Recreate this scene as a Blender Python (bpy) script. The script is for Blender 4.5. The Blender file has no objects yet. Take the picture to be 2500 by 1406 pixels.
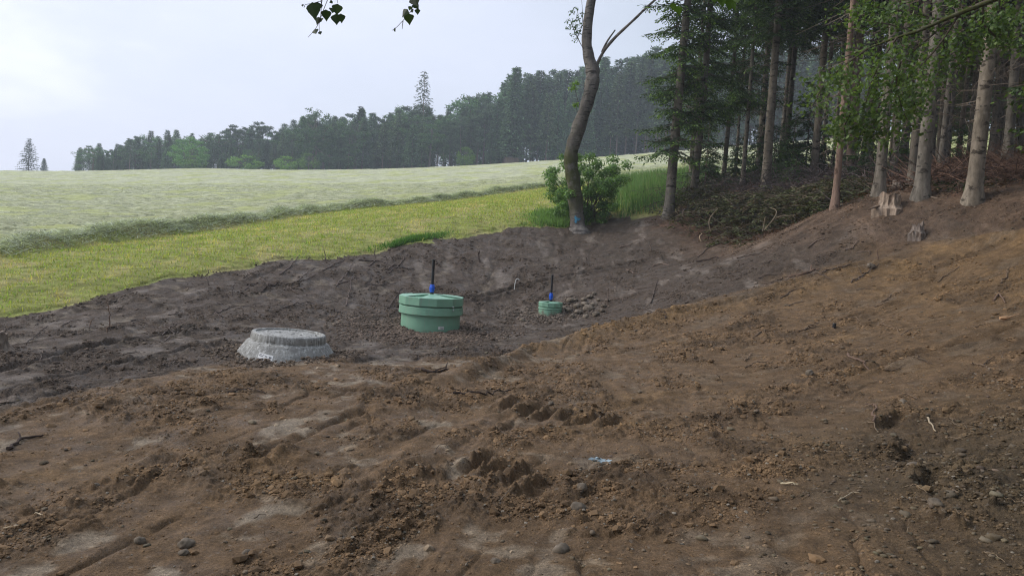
import bpy, math, numpy as np
from mathutils import Matrix, Vector
sc = bpy.context.scene
COL = sc.collection
rng = np.random.default_rng(11)
R_ = math.radians
# ------------------------------------------------------------------ camera
FPX = 1888.0; CX, CY = 1250.0, 703.0
CAM = np.array([0.0, 0.0, 1.7]); PITCH = R_(3.67); ROLL = R_(3.5)
fwd = np.array([0, math.cos(PITCH), -math.sin(PITCH)])
rt0 = np.array([1.0, 0, 0]); up0 = np.array([0, math.sin(PITCH), math.cos(PITCH)])
rt = rt0 * math.cos(ROLL) + up0 * math.sin(ROLL)
up = up0 * math.cos(ROLL) - rt0 * math.sin(ROLL)
cam = bpy.data.cameras.new('camera'); camo = bpy.data.objects.new('camera', cam); COL.objects.link(camo)
cam.sensor_width = 36.0; cam.lens = 36.0 * FPX / 2500.0; cam.clip_end = 3000; cam.clip_start = 0.05
M = Matrix.Identity(4)
for i in range(3):
    M[i][0] = rt[i]; M[i][1] = up[i]; M[i][2] = -fwd[i]; M[i][3] = CAM[i]
camo.matrix_world = M
sc.camera = camo

def P(px, py, Y):
    d = fwd + (px - CX) / FPX * rt + (CY - py) / FPX * up
    t = Y / d[1]
    return CAM + d * t
# ------------------------------------------------------------------ noise
_r = np.random.default_rng(5)
_pm = _r.permutation(256); _pm = np.concatenate([_pm, _pm]).astype(np.int32)
_ga = _r.random(256) * 2 * np.pi; _gx = np.cos(_ga).astype(np.float32); _gy = np.sin(_ga).astype(np.float32)
_rv = _r.random((256, 4)).astype(np.float32)
def pn(x, y, s=0):
    x = np.asarray(x, np.float32) + s * 17.31; y = np.asarray(y, np.float32) - s * 9.77
    xi = np.floor(x); yi = np.floor(y); xf = x - xi; yf = y - yi
    xi = xi.astype(np.int32) & 255; yi = yi.astype(np.int32) & 255
    u = xf * xf * xf * (xf * (xf * 6 - 15) + 10); v = yf * yf * yf * (yf * (yf * 6 - 15) + 10)
    x1 = (xi + 1) & 255; y1 = (yi + 1) & 255
    def g(a, b, fx, fy):
        h = _pm[_pm[a] + b]
        return _gx[h] * fx + _gy[h] * fy
    n00 = g(xi, yi, xf, yf); n10 = g(x1, yi, xf - 1, yf); n01 = g(xi, y1, xf, yf - 1); n11 = g(x1, y1, xf - 1, yf - 1)
    a = n00 + u * (n10 - n00); b = n01 + u * (n11 - n01)
    return (a + v * (b - a)) * 1.5
def fbm(x, y, o=4, s=0, gain=.5):
    t = 0; a = 1.0; f = 1.0
    for k in range(o):
        t = t + a * pn(x * f, y * f, s + k * 3); a *= gain; f *= 2.03
    return t
def domes(x, y, cell, dens, s=0):
    """rounded lumps of random size: height in units of the cell"""
    x = x / cell + s * 3.7; y = y / cell - s * 5.1
    xi = np.floor(x).astype(np.int32); yi = np.floor(y).astype(np.int32)
    out = np.zeros(x.shape, np.float32)
    for dx in (-1, 0, 1):
        for dy in (-1, 0, 1):
            a = (xi + dx) & 255; b = (yi + dy) & 255
            h = _pm[_pm[a] + b]
            r = _rv[h]
            cx = xi + dx + .1 + .8 * r[..., 0]; cy = yi + dy + .1 + .8 * r[..., 1]
            rad = .12 + .5 * r[..., 2] ** 2
            k = 1 - ((x - cx) ** 2 + (y - cy) ** 2 * (1 + 1.2 * r[..., 0])) / rad ** 2
            hh = np.sqrt(np.clip(k, 0, None)) * rad * .62 * (r[..., 3] < dens)
            out = np.maximum(out, hh)
    return out
def sst(a, b, x):
    t = np.clip((x - a) / (b - a), 0, 1); return t * t * (3 - 2 * t)
# ------------------------------------------------------------------ terrain
C = [(1250,1406,3.5),(2500,1406,3.15),(0,1406,3.57),(0,1000,6.5),(700,880,9.75),(1050,815,13.7),(1343,778,16.6),(1100,912,9.0),
 (1300,852,11.6),(1500,800,13),(1650,762,14),(1900,700,14.5),(2100,650,14.8),(2300,600,14.5),(2500,560,13.5),(2370,490,15.5),
 (2250,480,16.5),(2147,470,19),(2040,505,18),(2500,440,17),(2450,390,21),(1700,640,19.5),(1850,590,20),(1640,530,24),(1410,572,24),
 (1250,640,20.5),(1000,595,21),(400,680,15),(0,770,12.2),(700,640,17.5),(1300,550,24),(700,760,14.2),(0,632,17),(450,575,24),(800,520,33),
 (1330,457,52),(1600,445,52),(1000,500,42),(0,520,45),(0,450,85),(0,417,130),(500,411,130),(1050,412,130),(1340,396,130),(1650,373,130),(500,480,60),
 (1050,450,80),(2000,345,130),(2450,330,130),(2000,400,60),(2400,395,60),(1900,440,28),(1700,450,32),(2200,400,30),
 (2500,1000,6),(2500,760,9.5),(2000,1000,7),(2000,800,11.5),(1600,1000,7.3),(2500,1200,4.3),(1250,1150,5.2),(600,1150,5.1),(1200,720,18.2),(1500,700,18.4),(1343,745,17.6)]
CP = [tuple(P(*c)) for c in C]
CP += [(0,0,.15),(0,-6,.3),(-6,0,-.05),(-14,0,-.4),(-16,8,-.2),(5,0,.9),(9,2,2.0),(12,8,3.2),(14,-4,3.2),(-12,-10,0),(10,-14,3),(40,0,8),(-50,0,-3),(0,-60,0),
       (30,20,7),(-40,20,0.2),(-60,60,2.2),(-90,110,4.5)]
for px, dz in ((0,1.5),(500,2),(1050,1.8),(1650,2.6),(2300,4)):
    q = P(px, {0:417,500:411,1050:412,1650:373,2300:335}[px], 130); CP.append((q[0]*1.2, 156, q[2]-dz*.2)); CP.append((q[0]*1.45, 190, q[2]-dz*1.6))
CP += [(-300,420,-25),(0,420,-20),(300,420,0),(-300,150,-8),(250,100,30),(250,-100,20),(-300,-200,-10),(0,-400,-10)]
CP = np.array(CP, float); _c2 = 1.6 ** 2
def _phi(X, Yc): 
    return np.sqrt(((X[:, None, :2] - Yc[None, :, :2]) ** 2).sum(-1) + _c2)
n = len(CP); A = np.zeros((n + 3, n + 3)); A[:n, :n] = _phi(CP, CP); A[:n, :n] -= np.eye(n) * .04
A[:n, n] = 1; A[:n, n + 1:] = CP[:, :2]; A[n, :n] = 1; A[n + 1:, :n] = CP[:, :2].T
W = np.linalg.solve(A, np.concatenate([CP[:, 2], [0, 0, 0]]))
def hbase(x, y):
    x = np.asarray(x, float).ravel(); y = np.asarray(y, float).ravel(); o = np.empty(len(x))
    for i in range(0, len(x), 40000):
        q = np.stack([x[i:i+40000], y[i:i+40000]], 1)
        o[i:i+40000] = _phi(q, CP) @ W[:n] + W[n] + q @ W[n + 1:]
    return o
def curve(pts, ext0, ext1):
    a = [P(*p)[:2] for p in pts]; return np.array(list(ext0) + [tuple(p) for p in a] + list(ext1))
G_E = curve([(0,772,12.2),(180,737,13),(400,682,15),(560,652,16.2),(700,620,17.8),(850,600,19),(1000,590,21),(1100,573,22),(1300,549,24),(1400,535,25),(1500,522,25.6),(1640,532,24.6)],
            [(-60,-60),(-16,-4),(-11,7)], [(6.2,27),(8,33),(13,41),(22,46),(40,50),(120,60)])
G_W = curve([(0,628,17.3),(200,606,20),(450,575,24.5),(800,522,33),(1050,492,41),(1330,460,51),(1480,447,54)], [(-70,-60),(-18,-2),(-13.5,10)], [(14,57),(40,60),(120,70)])
G_B = curve([(0,1010,6.3),(480,900,9.0),(560,885,9.5),(800,890,9.6),(1000,880,10.2),(1130,880,10.6),(1300,850,11.6),(1500,797,13.1),(1650,758,14.1),(1900,695,14.6),(2100,645,14.9),(2300,600,14.6)],
            [(-60,0),(-9,3)], [(9,13),(30,14)])
def yc(Cv, x): return np.interp(x, Cv[:, 0], Cv[:, 1])
G_C = curve([(600,1020,5.9),(800,968,7.1),(1000,932,8.2),(1130,904,9.1),(1300,851,11.5),(1500,797,13.1),(1650,758,14.1),(1900,695,14.6),(2100,645,14.9),(2300,600,14.6)], [(-60,2),(-5,4)], [(9,13),(30,14)])
CLEAT = []
def G(px, py):
    d = fwd + (px - CX) / FPX * rt + (CY - py) / FPX * up
    lo, hi = 2.0, 170.0
    for n_ in (260, 60, 40):
        t = np.geomspace(lo, hi, n_); q = CAM[None] + d[None] * t[:, None]
        below = q[:, 2] < hbase(q[:, 0], q[:, 1]); i = int(np.argmax(below)) if below.any() else n_ - 1
        lo, hi = t[max(i - 1, 0)], t[i]
    return q[i]
def add_cleats(p0, p1, nn, ln):
    a = G(*p0); b = G(*p1)
    for k in range(nn):
        f = k / max(1, nn - 1); c = a + (b - a) * f
        CLEAT.append((c[0], c[1], ln * (.8 + .4 * rng.random()), R_(62) + rng.normal() * .15))
add_cleats((1235, 988), (1475, 1035), 6, .26); add_cleats((1150, 1130), (1290, 1180), 4, .24); add_cleats((2150, 1030), (2230, 1180), 3, .25)
RUTS = []   # polylines of scrape furrows (pixels -> ground)
for pts, dep in (([(620,1132),(720,1085),(850,1030),(900,1010)], .035), ([(0,1300),(250,1190),(420,1130)], .02), ([(0,915),(200,860),(480,805)], .05), ([(0,970),(250,900),(520,845)], .04),
                 ([(1080,740),(1270,700),(1480,655),(1600,630)], .06), ([(2090,775),(2190,738),(2290,705)], .035), ([(1620,780),(1800,745),(2000,690),(2120,660)], .03),
                 ([(1660,715),(1850,672),(2000,632),(2140,600)], .03), ([(1700,665),(1830,640),(1950,610)],.03), ([(2060,920),(2250,865),(2500,800)], .04),
                 ([(760,960),(960,945),(1130,905)], .03), ([(1300,1060),(1500,1000),(1700,960)], .02), ([(900,1200),(1100,1120),(1240,1020)], .025), ([(1500,870),(1700,820),(1900,760)],.02)):
    RUTS.append(([G(*p)[:2] for p in pts], dep))
def seg_d(x, y, pl):
    best = np.full(x.shape, 1e9)
    for a, b in zip(pl[:-1], pl[1:]):
        dx, dy = b - a; L2 = dx * dx + dy * dy
        t = np.clip(((x - a[0]) * dx + (y - a[1]) * dy) / L2, 0, 1)
        best = np.minimum(best, (x - a[0] - t * dx) ** 2 + (y - a[1] - t * dy) ** 2)
    return np.sqrt(best)
def wind_d(x, y):
    return seg_d(x, y, G_W)
def regions(x, y):
    w1 = .16 * fbm(x * 1.3, y * 1.3, 4, 21)
    dv = y - yc(G_E, x) + w1 * 1.6
    hv = y - yc(G_W, x) + .5 * fbm(x * .4, y * .4, 3, 22)
    return dv, hv
def detail(x, y, r):
    """soil / meadow relief; r = distance, used to leave out relief finer than the mesh"""
    x = x.astype(np.float32); y = y.astype(np.float32)
    dv, hv = regions(x, y)
    soil = 1 - sst(-.05, .12, dv)
    wx = x + .25 * pn(x * .8, y * .8, 1); wy = y + .25 * pn(x * .8, y * .8, 2)
    slope = sst(.5, 3.5, x - .10 * (y - 8)) * sst(4, 8, y + x)
    un = wx - .22 * wy; vn = wy
    us = -.5 * wx + .87 * wy; vs = .87 * wx + .5 * wy
    st_a = pn(un / .42, vn / 3.6, 3) + .6 * pn(un / .17, vn / 2.2, 4) + .22 * pn(un / .07, vn / .9, 7)
    st_b = pn(us / .42, vs / 3.6, 5) + .6 * pn(us / .17, vs / 2.2, 6) + .22 * pn(us / .07, vs / .9, 8)
    st = st_a * (1 - slope) + st_b * slope
    crumb = sst(-.25, .35, fbm(wx / 1.1, wy / 1.1, 4, 10) + .25 * st)            # 1 rough, 0 smeared smooth
    crumb = np.clip(crumb + .5 * sst(9, 3.5, y) * sst(1, 4, x), 0, 1)
    near = 1 - sst(9, 20, r); mid = 1 - sst(22, 45, r)
    h = .035 * fbm(x / 2.3, y / 2.3, 3, 12) + .020 * st * (.55 + .45 * mid) + .006 * (np.abs(pn(un / .09, vn / 1.1, 26)) * (1 - slope) + np.abs(pn(us / .09, vs / 1.1, 27)) * slope) * near
    cr1 = np.clip(1 - np.abs(pn(un / .55, vn / 6, 61) + .12 * pn(x / .25, y / .25, 62)) * 9, 0, 1) * (1 - slope) + np.clip(1 - np.abs(pn(us / .55, vs / 6, 63) + .12 * pn(x / .25, y / .25, 64)) * 9, 0, 1) * slope
    h += (-.022 * cr1 ** 2 + .012 * np.clip(pn(un / .55, vn / 6, 61) * 9, 0, 1) * (1 - slope)) * sst(-.3, .4, fbm(x / 1.2, y / 1.2, 2, 65)) * (.3 + .7 * mid)
    yb2 = yc(G_C, x); dc = y - yb2 + .12 * pn(x / .7, y / .7, 28); h += sst(-2.2, -.3, x) * (.13 * np.exp(-((dc + .35) / .42) ** 2) - .05 * np.exp(-((dc - .45) / .4) ** 2))
    h += .018 * np.abs(fbm(wx / .4, wy / .4, 4, 13)) * (.25 + .75 * crumb)
    d1 = domes(wx, wy, .20, .35, 1) * .20 * .40; d2 = domes(wx + 3, wy, .12, .6, 2) * .12 * .8; d3 = domes(wx, wy + 5, .055, .7, 3) * .055 * .9
    h += crumb * (d1 * sst(.2, .9, crumb) + d2 + d3 * near)
    h += (.15 + .85 * crumb) * near * (.020 * np.abs(pn(wx / .16, wy / .16, 19)) + .015 * np.abs(pn(wx / .07, wy / .07, 14)) + .009 * pn(wx / .03, wy / .03, 15))
    for cx, cy, ln, an in CLEAT:
        q = np.nonzero((np.abs(x - cx) < .6) & (np.abs(y - cy) < .6))[0]
        if not len(q): continue
        X = x[q]; Y = y[q]
        a = (X - cx) * math.cos(an) + (Y - cy) * math.sin(an); b = -(X - cx) * math.sin(an) + (Y - cy) * math.cos(an)
        k = np.exp(-(a / ln) ** 4 - ((b - .03 * pn(X / .1, Y / .1, 9)) / .045) ** 2); k2 = np.exp(-(a / ln) ** 4 - ((b + .09) / .06) ** 2)
        h[q] += .056 * k * (1 + .6 * pn(X / .05, Y / .05, 16)) - .055 * k2
    rn = .05 * pn(x / .3, y / .3, 18); rm = 1 + .5 * pn(x / .14, y / .14, 17)
    for pl, dep in RUTS:
        pa = np.array(pl); q = np.nonzero((x > pa[:, 0].min() - .5) & (x < pa[:, 0].max() + .5) & (y > pa[:, 1].min() - .5) & (y < pa[:, 1].max() + .5))[0]
        if not len(q): continue
        dd = seg_d(x[q], y[q], pl) + rn[q]
        h[q] += -dep * np.exp(-(dd / .05) ** 2) + dep * .9 * np.exp(-((dd - .12) / .06) ** 2) * rm[q]
    h *= soil
    grass = (1 - soil) * sst(0, .3, -hv)
    hay = (1 - soil) * sst(-.1, .3, hv) * mid
    h += grass * (.03 * fbm(x / .5, y / .5, 3, 30) + .05)
    h += hay * (.07 + .10 * fbm(x / 1.5, y / .6, 4, 31) + .05 * np.abs(pn(x / .3, y / .12, 34)))
    h += (1 - soil) * sst(0, 1, hv) * .10 * fbm(x / 2.4, y / 1.6, 2, 35) * (1 - sst(60, 120, r) * .3)
    wd = wind_d(x, y + .2 * pn(x * .3, y * .3, 33))
    wfade = sst(14.5, 10, x)
    h += wfade * (.26 + .20 * pn(x / 1.7, y / 1.7, 32)) * np.exp(-(wd / .45) ** 2)
    return h, crumb, st, soil, dv, hv, slope
def gz(x, y):
    x = np.atleast_1d(np.asarray(x, float)); y = np.atleast_1d(np.asarray(y, float))
    r = np.hypot(x, y); return hbase(x, y) + detail(x, y, r)[0]
def gz1(x, y): return float(gz([x], [y])[0])
# ------------------------------------------------------------------ mesh helpers
class MB:
    def __init__(s): s.V = []; s.F = []; s.Cc = []; s.Mi = []; s.n = 0
    def add(s, V, F, col=(1, 1, 1), mi=0):
        V = np.asarray(V, np.float32); F = np.asarray(F, np.int32)
        s.V.append(V); s.F.append(F + s.n); s.n += len(V)
        c = np.asarray(col, np.float32)
        if c.ndim == 1: c = np.broadcast_to(c[:3], (len(V), 3))
        s.Cc.append(c[:, :3]); s.Mi.append(np.full(len(F), mi, np.int32))
    def xform(s, f):
        s.V = [f(v) for v in s.V]
    def build(s, name, mats, parent=None, smooth=False):
        me = bpy.data.meshes.new(name); V = np.concatenate(s.V)
        me.vertices.add(len(V)); me.vertices.foreach_set('co', V.ravel())
        L = np.concatenate([f.ravel() for f in s.F]); tot = np.concatenate([np.full(len(f), f.shape[1], np.int32) for f in s.F])
        me.loops.add(len(L)); me.loops.foreach_set('vertex_index', L)
        st = np.concatenate([[0], np.cumsum(tot)[:-1]]).astype(np.int32)
        me.polygons.add(len(tot)); me.polygons.foreach_set('loop_start', st)
        if not isinstance(mats, (list, tuple)): mats = [mats]
        for m in mats: me.materials.append(m)
        me.polygons.foreach_set('material_index', np.concatenate(s.Mi))
        me.polygons.foreach_set('use_smooth', np.full(len(tot), bool(smooth)))
        me.update(calc_edges=True)
        at = me.color_attributes.new('col', 'FLOAT_COLOR', 'POINT')
        cc = np.ones((len(V), 4), np.float32); cc[:, :3] = np.concatenate(s.Cc); at.data.foreach_set('color', cc.ravel())
        o = bpy.data.objects.new(name, me); COL.objects.link(o)
        if parent: o.parent = parent
        return o
def tag(o, label=None, cat=None, group=None, kind=None):
    if label: o['label'] = label
    if cat: o['category'] = cat
    if group: o['group'] = group
    if kind: o['kind'] = kind
    return o
def empty(name, loc, rz=0, label=None, cat=None, group=None):
    o = bpy.data.objects.new(name, None); COL.objects.link(o); o.location = tuple(float(v) for v in loc); o.rotation_euler = (0, 0, rz); o.empty_display_size = .2
    return tag(o, label, cat, group)
def copy_tree(o, parent=None):
    c = o.copy(); COL.objects.link(c)
    if parent: c.parent = parent
    for ch in list(o.children): copy_tree(ch, c)
    return c
def tube(pts, rad, ns=8, cap=True, wob=0, seed=0):
    pts = np.asarray(pts, float); rad = np.broadcast_to(np.asarray(rad, float), (len(pts),))
    T = np.gradient(pts, axis=0); T /= np.linalg.norm(T, axis=1)[:, None] + 1e-9
    ref = np.array([0, 0, 1.0]) if abs(T[0][2]) < .9 else np.array([1.0, 0, 0])
    A = np.cross(T, ref); A /= np.linalg.norm(A, axis=1)[:, None] + 1e-9; B = np.cross(T, A)
    an = np.linspace(0, 2 * np.pi, ns, endpoint=False)
    rr = rad[:, None] * np.ones(ns)[None]
    if wob:
        rr = rr * (1 + wob * pn(np.cos(an)[None] * 1.3 + np.arange(len(pts))[:, None] * .23 + seed, np.sin(an)[None] * 1.3 + np.zeros((len(pts), 1)) + seed, 3))
    V = pts[:, None, :] + rr[..., None] * (np.cos(an)[None, :, None] * A[:, None, :] + np.sin(an)[None, :, None] * B[:, None, :])
    V = V.reshape(-1, 3); m = len(pts)
    i = np.arange(m - 1)[:, None] * ns; j = np.arange(ns)[None]; k = (j + 1) % ns
    F = np.stack([i + j, i + k, i + ns + k, i + ns + j], -1).reshape(-1, 4)
    return V, F
def add_tube(mb, pts, rad, ns=8, col=(1, 1, 1), mi=0, wob=0, seed=0, cap=True):
    V, F = tube(pts, rad, ns, wob=wob, seed=seed); 
    mb.add(V, F, col, mi)
    if cap and ns > 3:
        for e, rev in ((0, 0), (len(pts) - 1, 1)):
            ring = V[e * ns:(e + 1) * ns]; Vc = np.vstack([ring, ring.mean(0)[None]])
            f = np.array([[k, (k + 1) % ns, ns] if rev else [(k + 1) % ns, k, ns] for k in range(ns)])
            mb.add(Vc, f, col, mi)
def lathe(mb, prof, seg=64, c=(0, 0, 0), col=(1, 1, 1), mi=0, rfun=None):
    prof = np.asarray(prof, float); an = np.linspace(0, 2 * np.pi, seg, endpoint=False)
    V = np.stack([prof[:, 0][:, None] * np.cos(an)[None], prof[:, 0][:, None] * np.sin(an)[None], np.repeat(prof[:, 1][:, None], seg, 1)], -1)
    if rfun is not None: V = rfun(V, an)
    V = V.reshape(-1, 3) + np.array(c); m = len(prof)
    i = np.arange(m - 1)[:, None] * seg; j = np.arange(seg)[None]; k = (j + 1) % seg
    F = np.stack([i + j, i + k, i + seg + k, i + seg + j], -1).reshape(-1, 4)
    mb.add(V, F, col, mi)
def nrm(v): return v / (np.linalg.norm(v, axis=-1, keepdims=True) + 1e-9)
def cards(mb, c, d, nn, ln, wd, col, mi=0, shape='leaf'):
    """flat little leaves: centre c (N,3) (base), direction d, normal nn, length, width"""
    c = np.asarray(c); N = len(c); d = nrm(d); s = nrm(np.cross(d, nn)); ln = np.broadcast_to(ln, (N,))[:, None]; wd = np.broadcast_to(wd, (N,))[:, None]
    if shape == 'tri':
        V = np.stack([c - s * wd / 2, c + s * wd / 2, c + d * ln], 1); F = np.arange(N * 3).reshape(N, 3); k = 3
    else:
        m = c + d * ln * .42
        V = np.stack([c, m + s * wd / 2, c + d * ln, m - s * wd / 2], 1); F = np.arange(N * 4).reshape(N, 4); k = 4
    col = np.asarray(col, np.float32)
    if col.ndim == 1: col = np.broadcast_to(col, (N, 3))
    mb.add(V.reshape(-1, 3), F, np.repeat(col, k, 0), mi)
def blades(mb, x, y, z, h, w, col, lean=.35, flat=0.0):
    N = len(x); a = rng.random(N) * 2 * np.pi; b = rng.random(N) * 2 * np.pi
    l = lean * rng.random(N)
    d = np.stack([np.cos(a) * (l + flat), np.sin(a) * (l + flat), np.ones(N) * (1 - flat * .85)], 1)
    s = np.stack([np.cos(b), np.sin(b), np.zeros(N)], 1) * (w / 2)[:, None]
    c = np.stack([x, y, z], 1); m = c + d * (h * .55)[:, None]; t = c + d * h[:, None]; t[:, 2] -= h * .25 * l
    V = np.stack([c - s, c + s, m + s * .7, m - s * .7, t], 1).reshape(-1, 3)
    i = np.arange(N)[:, None] * 5
    mb.add(V, i + np.array([[0, 1, 2, 3]]), np.repeat(col, 5, 0)); 
    mb.F[-1] = mb.F[-1]
    mb.F.append(mb.F[-1][:, [3, 2, 2]] * 0 + (i + np.array([[3, 2, 4]]) + (mb.n - len(V)))); mb.Mi.append(np.zeros(N, np.int32))
# ------------------------------------------------------------------ materials
def mat(name):
    m = bpy.data.materials.new(name); m.use_nodes = True; nt = m.node_tree; nt.nodes.clear()
    o = nt.nodes.new('ShaderNodeOutputMaterial'); return m, nt, o
def N(nt, t, **kw):
    n_ = nt.nodes.new('ShaderNode' + t)
    for k, v in kw.items():
        if k.startswith('i_'):
            key = k[2:]; key = int(key) if key.isdigit() else key.replace('_', ' ')
            n_.inputs[key].default_value = v
        else: setattr(n_, k, v)
    return n_
def L(nt, a, b): nt.links.new(a, b)
def noise(nt, co, scale, det=4, rough=.55, sc3=None):
    if sc3:
        mp = N(nt, 'Mapping'); mp.inputs['Scale'].default_value = sc3; L(nt, co, mp.inputs['Vector']); co = mp.outputs[0]
    k = N(nt, 'TexNoise'); k.inputs['Scale'].default_value = scale; k.inputs['Detail'].default_value = det; k.inputs['Roughness'].default_value = rough
    L(nt, co, k.inputs['Vector']); return k.outputs['Fac']
def ramp(nt, f, stops):
    r = N(nt, 'ValToRGB'); cr = r.color_ramp
    while len(cr.elements) < len(stops): cr.elements.new(.5)
    for e, (p, c) in zip(cr.elements, stops):
        e.position = p; e.color = (c[0], c[1], c[2], 1) if hasattr(c, '__len__') else (c, c, c, 1)
    L(nt, f, r.inputs[0]); return r.outputs[0]
def mixc(nt, f, a, b, mode='MIX'):
    m = N(nt, 'MixRGB', blend_type=mode)
    for s, v in ((0, f), (1, a), (2, b)):
        if hasattr(v, 'is_output'): L(nt, v, m.inputs[s])
        else: m.inputs[s].default_value = v if s == 0 else (*v[:3], 1)
    return m.outputs[0]
def mth(nt, op, a, b=None):
    m = N(nt, 'Math', operation=op)
    for s, v in ((0, a), (1, b)):
        if v is None: continue
        if hasattr(v, 'is_output'): L(nt, v, m.inputs[s])
        else: m.inputs[s].default_value = v
    return m.outputs[0]
def bump(nt, h, st, dist, prev=None):
    b = N(nt, 'Bump'); b.inputs['Strength'].default_value = st; b.inputs['Distance'].default_value = dist; L(nt, h, b.inputs['Height'])
    if prev is not None: L(nt, prev, b.inputs['Normal'])
    return b.outputs[0]
def princ(nt, out, col, rough=.8, nor=None, spec=.5, metal=0):
    p = N(nt, 'BsdfPrincipled'); p.inputs['Specular IOR Level'].default_value = spec; p.inputs['Metallic'].default_value = metal
    for s, v in (('Base Color', col), ('Roughness', rough)):
        if hasattr(v, 'is_output'): L(nt, v, p.inputs[s])
        else: p.inputs[s].default_value = (*v[:3], 1) if s == 'Base Color' else v
    if nor is not None: L(nt, nor, p.inputs['Normal'])
    if out is not None: L(nt, p.outputs[0], out.inputs['Surface'])
    return p
def OC(nt): return N(nt, 'TexCoord').outputs['Object']
def GP(nt): return N(nt, 'NewGeometry').outputs['Position']
def ATT(nt): return N(nt, 'Attribute', attribute_name='col').outputs['Color']

def m_soil():
    m, nt, o = mat('soil'); g = GP(nt); a = ATT(nt)
    f1 = noise(nt, g, 9, 8, .7); f2 = noise(nt, g, 60, 4, .7); f3 = noise(nt, g, 240, 3, .6)
    c = mixc(nt, 1.0, a, ramp(nt, f1, [(.25, .5), (.5, 1.0), (.75, 1.55)]), 'MULTIPLY')
    c = mixc(nt, 1.0, c, ramp(nt, f2, [(.3, .6), (.5, 1.0), (.72, 1.5)]), 'MULTIPLY')
    v = N(nt, 'TexVoronoi'); v.inputs['Scale'].default_value = 38; L(nt, g, v.inputs['Vector'])
    v.inputs['Randomness'].default_value = 1
    fleck = ramp(nt, noise(nt, g, 26, 2, .5), [(.66, 0), (.72, 1)])
    c = mixc(nt, mth(nt, 'MULTIPLY', fleck, .35), c, (.33, .29, .24))
    h = mth(nt, 'ADD', mth(nt, 'MULTIPLY', f2, 1.0), mth(nt, 'MULTIPLY', f3, .5))
    b = bump(nt, f1, .5, .07); b = bump(nt, h, .8, .025, b)
    rg = ramp(nt, noise(nt, g, 3.0, 5, .6), [(.35, .55), (.6, .92)])
    princ(nt, o, c, rg, b, .2); return m
def m_grass_ground(name, c3, s=1.0):
    m, nt, o = mat(name); g = GP(nt); c1 = ATT(nt)
    f = noise(nt, g, .35 * s, 5, .6); f1 = noise(nt, g, 5 * s, 5, .7); f2 = noise(nt, g, 1.0, 8, .72, (1.6, 5, 3))
    c = mixc(nt, ramp(nt, f1, [(.45, 0), (.7, .4)]), c1, c3)
    c = mixc(nt, 1.0, c, ramp(nt, f2, [(.34, .55), (.5, 1.0), (.66, 1.4)]), 'MULTIPLY')
    b = bump(nt, f2, .9, .25)
    princ(nt, o, c, .9, b, .2); return m
def m_att(name, trans=.3, rough=.6, var=.25, spec=.3):
    m, nt, o = mat(name); a = ATT(nt); oi = N(nt, 'ObjectInfo')
    k = mth(nt, 'ADD', mth(nt, 'MULTIPLY', oi.outputs['Random'], var), 1 - var / 2)
    c = mixc(nt, 1.0, a, N(nt, 'CombineColor').outputs[0], 'MULTIPLY')
    cb = c.node.inputs[2].links[0].from_node
    for i in range(3): L(nt, k, cb.inputs[i])
    p = princ(nt, None, c, rough, None, spec)
    if trans:
        t = N(nt, 'BsdfTranslucent'); L(nt, mixc(nt, 1.0, c, (1.25, 1.3, .6), 'MULTIPLY'), t.inputs['Color'])
        mx = N(nt, 'MixShader'); mx.inputs[0].default_value = trans; L(nt, p.outputs[0], mx.inputs[1]); L(nt, t.outputs[0], mx.inputs[2]); L(nt, mx.outputs[0], o.inputs['Surface'])
    else: L(nt, p.outputs[0], o.inputs['Surface'])
    return m
def m_bark(name, c1, c2, spot=(.03, .025, .02), zs=10, moss=0, sc=3.0):
    m, nt, o = mat(name); g = OC(nt)
    f = noise(nt, g, sc, 6, .65, (1, 1, .35)); fz = noise(nt, g, sc, 5, .6, (1.2, 1.2, zs / 3.0)); fs = noise(nt, g, sc * 4, 5, .7, (1, 1, .5))
    c = mixc(nt, ramp(nt, f, [(.3, 0), (.7, 1)]), c1, c2)
    c = mixc(nt, ramp(nt, fz, [(.56, 0), (.62, .85)]), c, spot)
    c = mixc(nt, 1.0, c, ramp(nt, fs, [(.3, .6), (.5, 1), (.7, 1.35)]), 'MULTIPLY')
    oi = N(nt, 'ObjectInfo'); c = mixc(nt, 1.0, c, ramp(nt, oi.outputs['Random'], [(0, (.75, .75, .78)), (.5, (1, .97, .95)), (1, (1.2, 1.1, 1.0))]), 'MULTIPLY')
    if moss:
        z = N(nt, 'SeparateXYZ'); L(nt, g, z.inputs[0])
        mz = ramp(nt, mth(nt, 'DIVIDE', z.outputs[2], 10), [(.02, .0), (.10, .75), (.21, 1), (.27, .25), (.5, 0)])
        mf = mth(nt, 'MULTIPLY', mz, ramp(nt, noise(nt, g, 2.6, 5, .7), [(.38, 0), (.52, 1)]))
        c = mixc(nt, mf, c, (.055, .06, .014))
    b = bump(nt, fs, .6, .02); b = bump(nt, fz, .35, .02, b)
    princ(nt, o, c, .9, b, .15); return m
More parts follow.
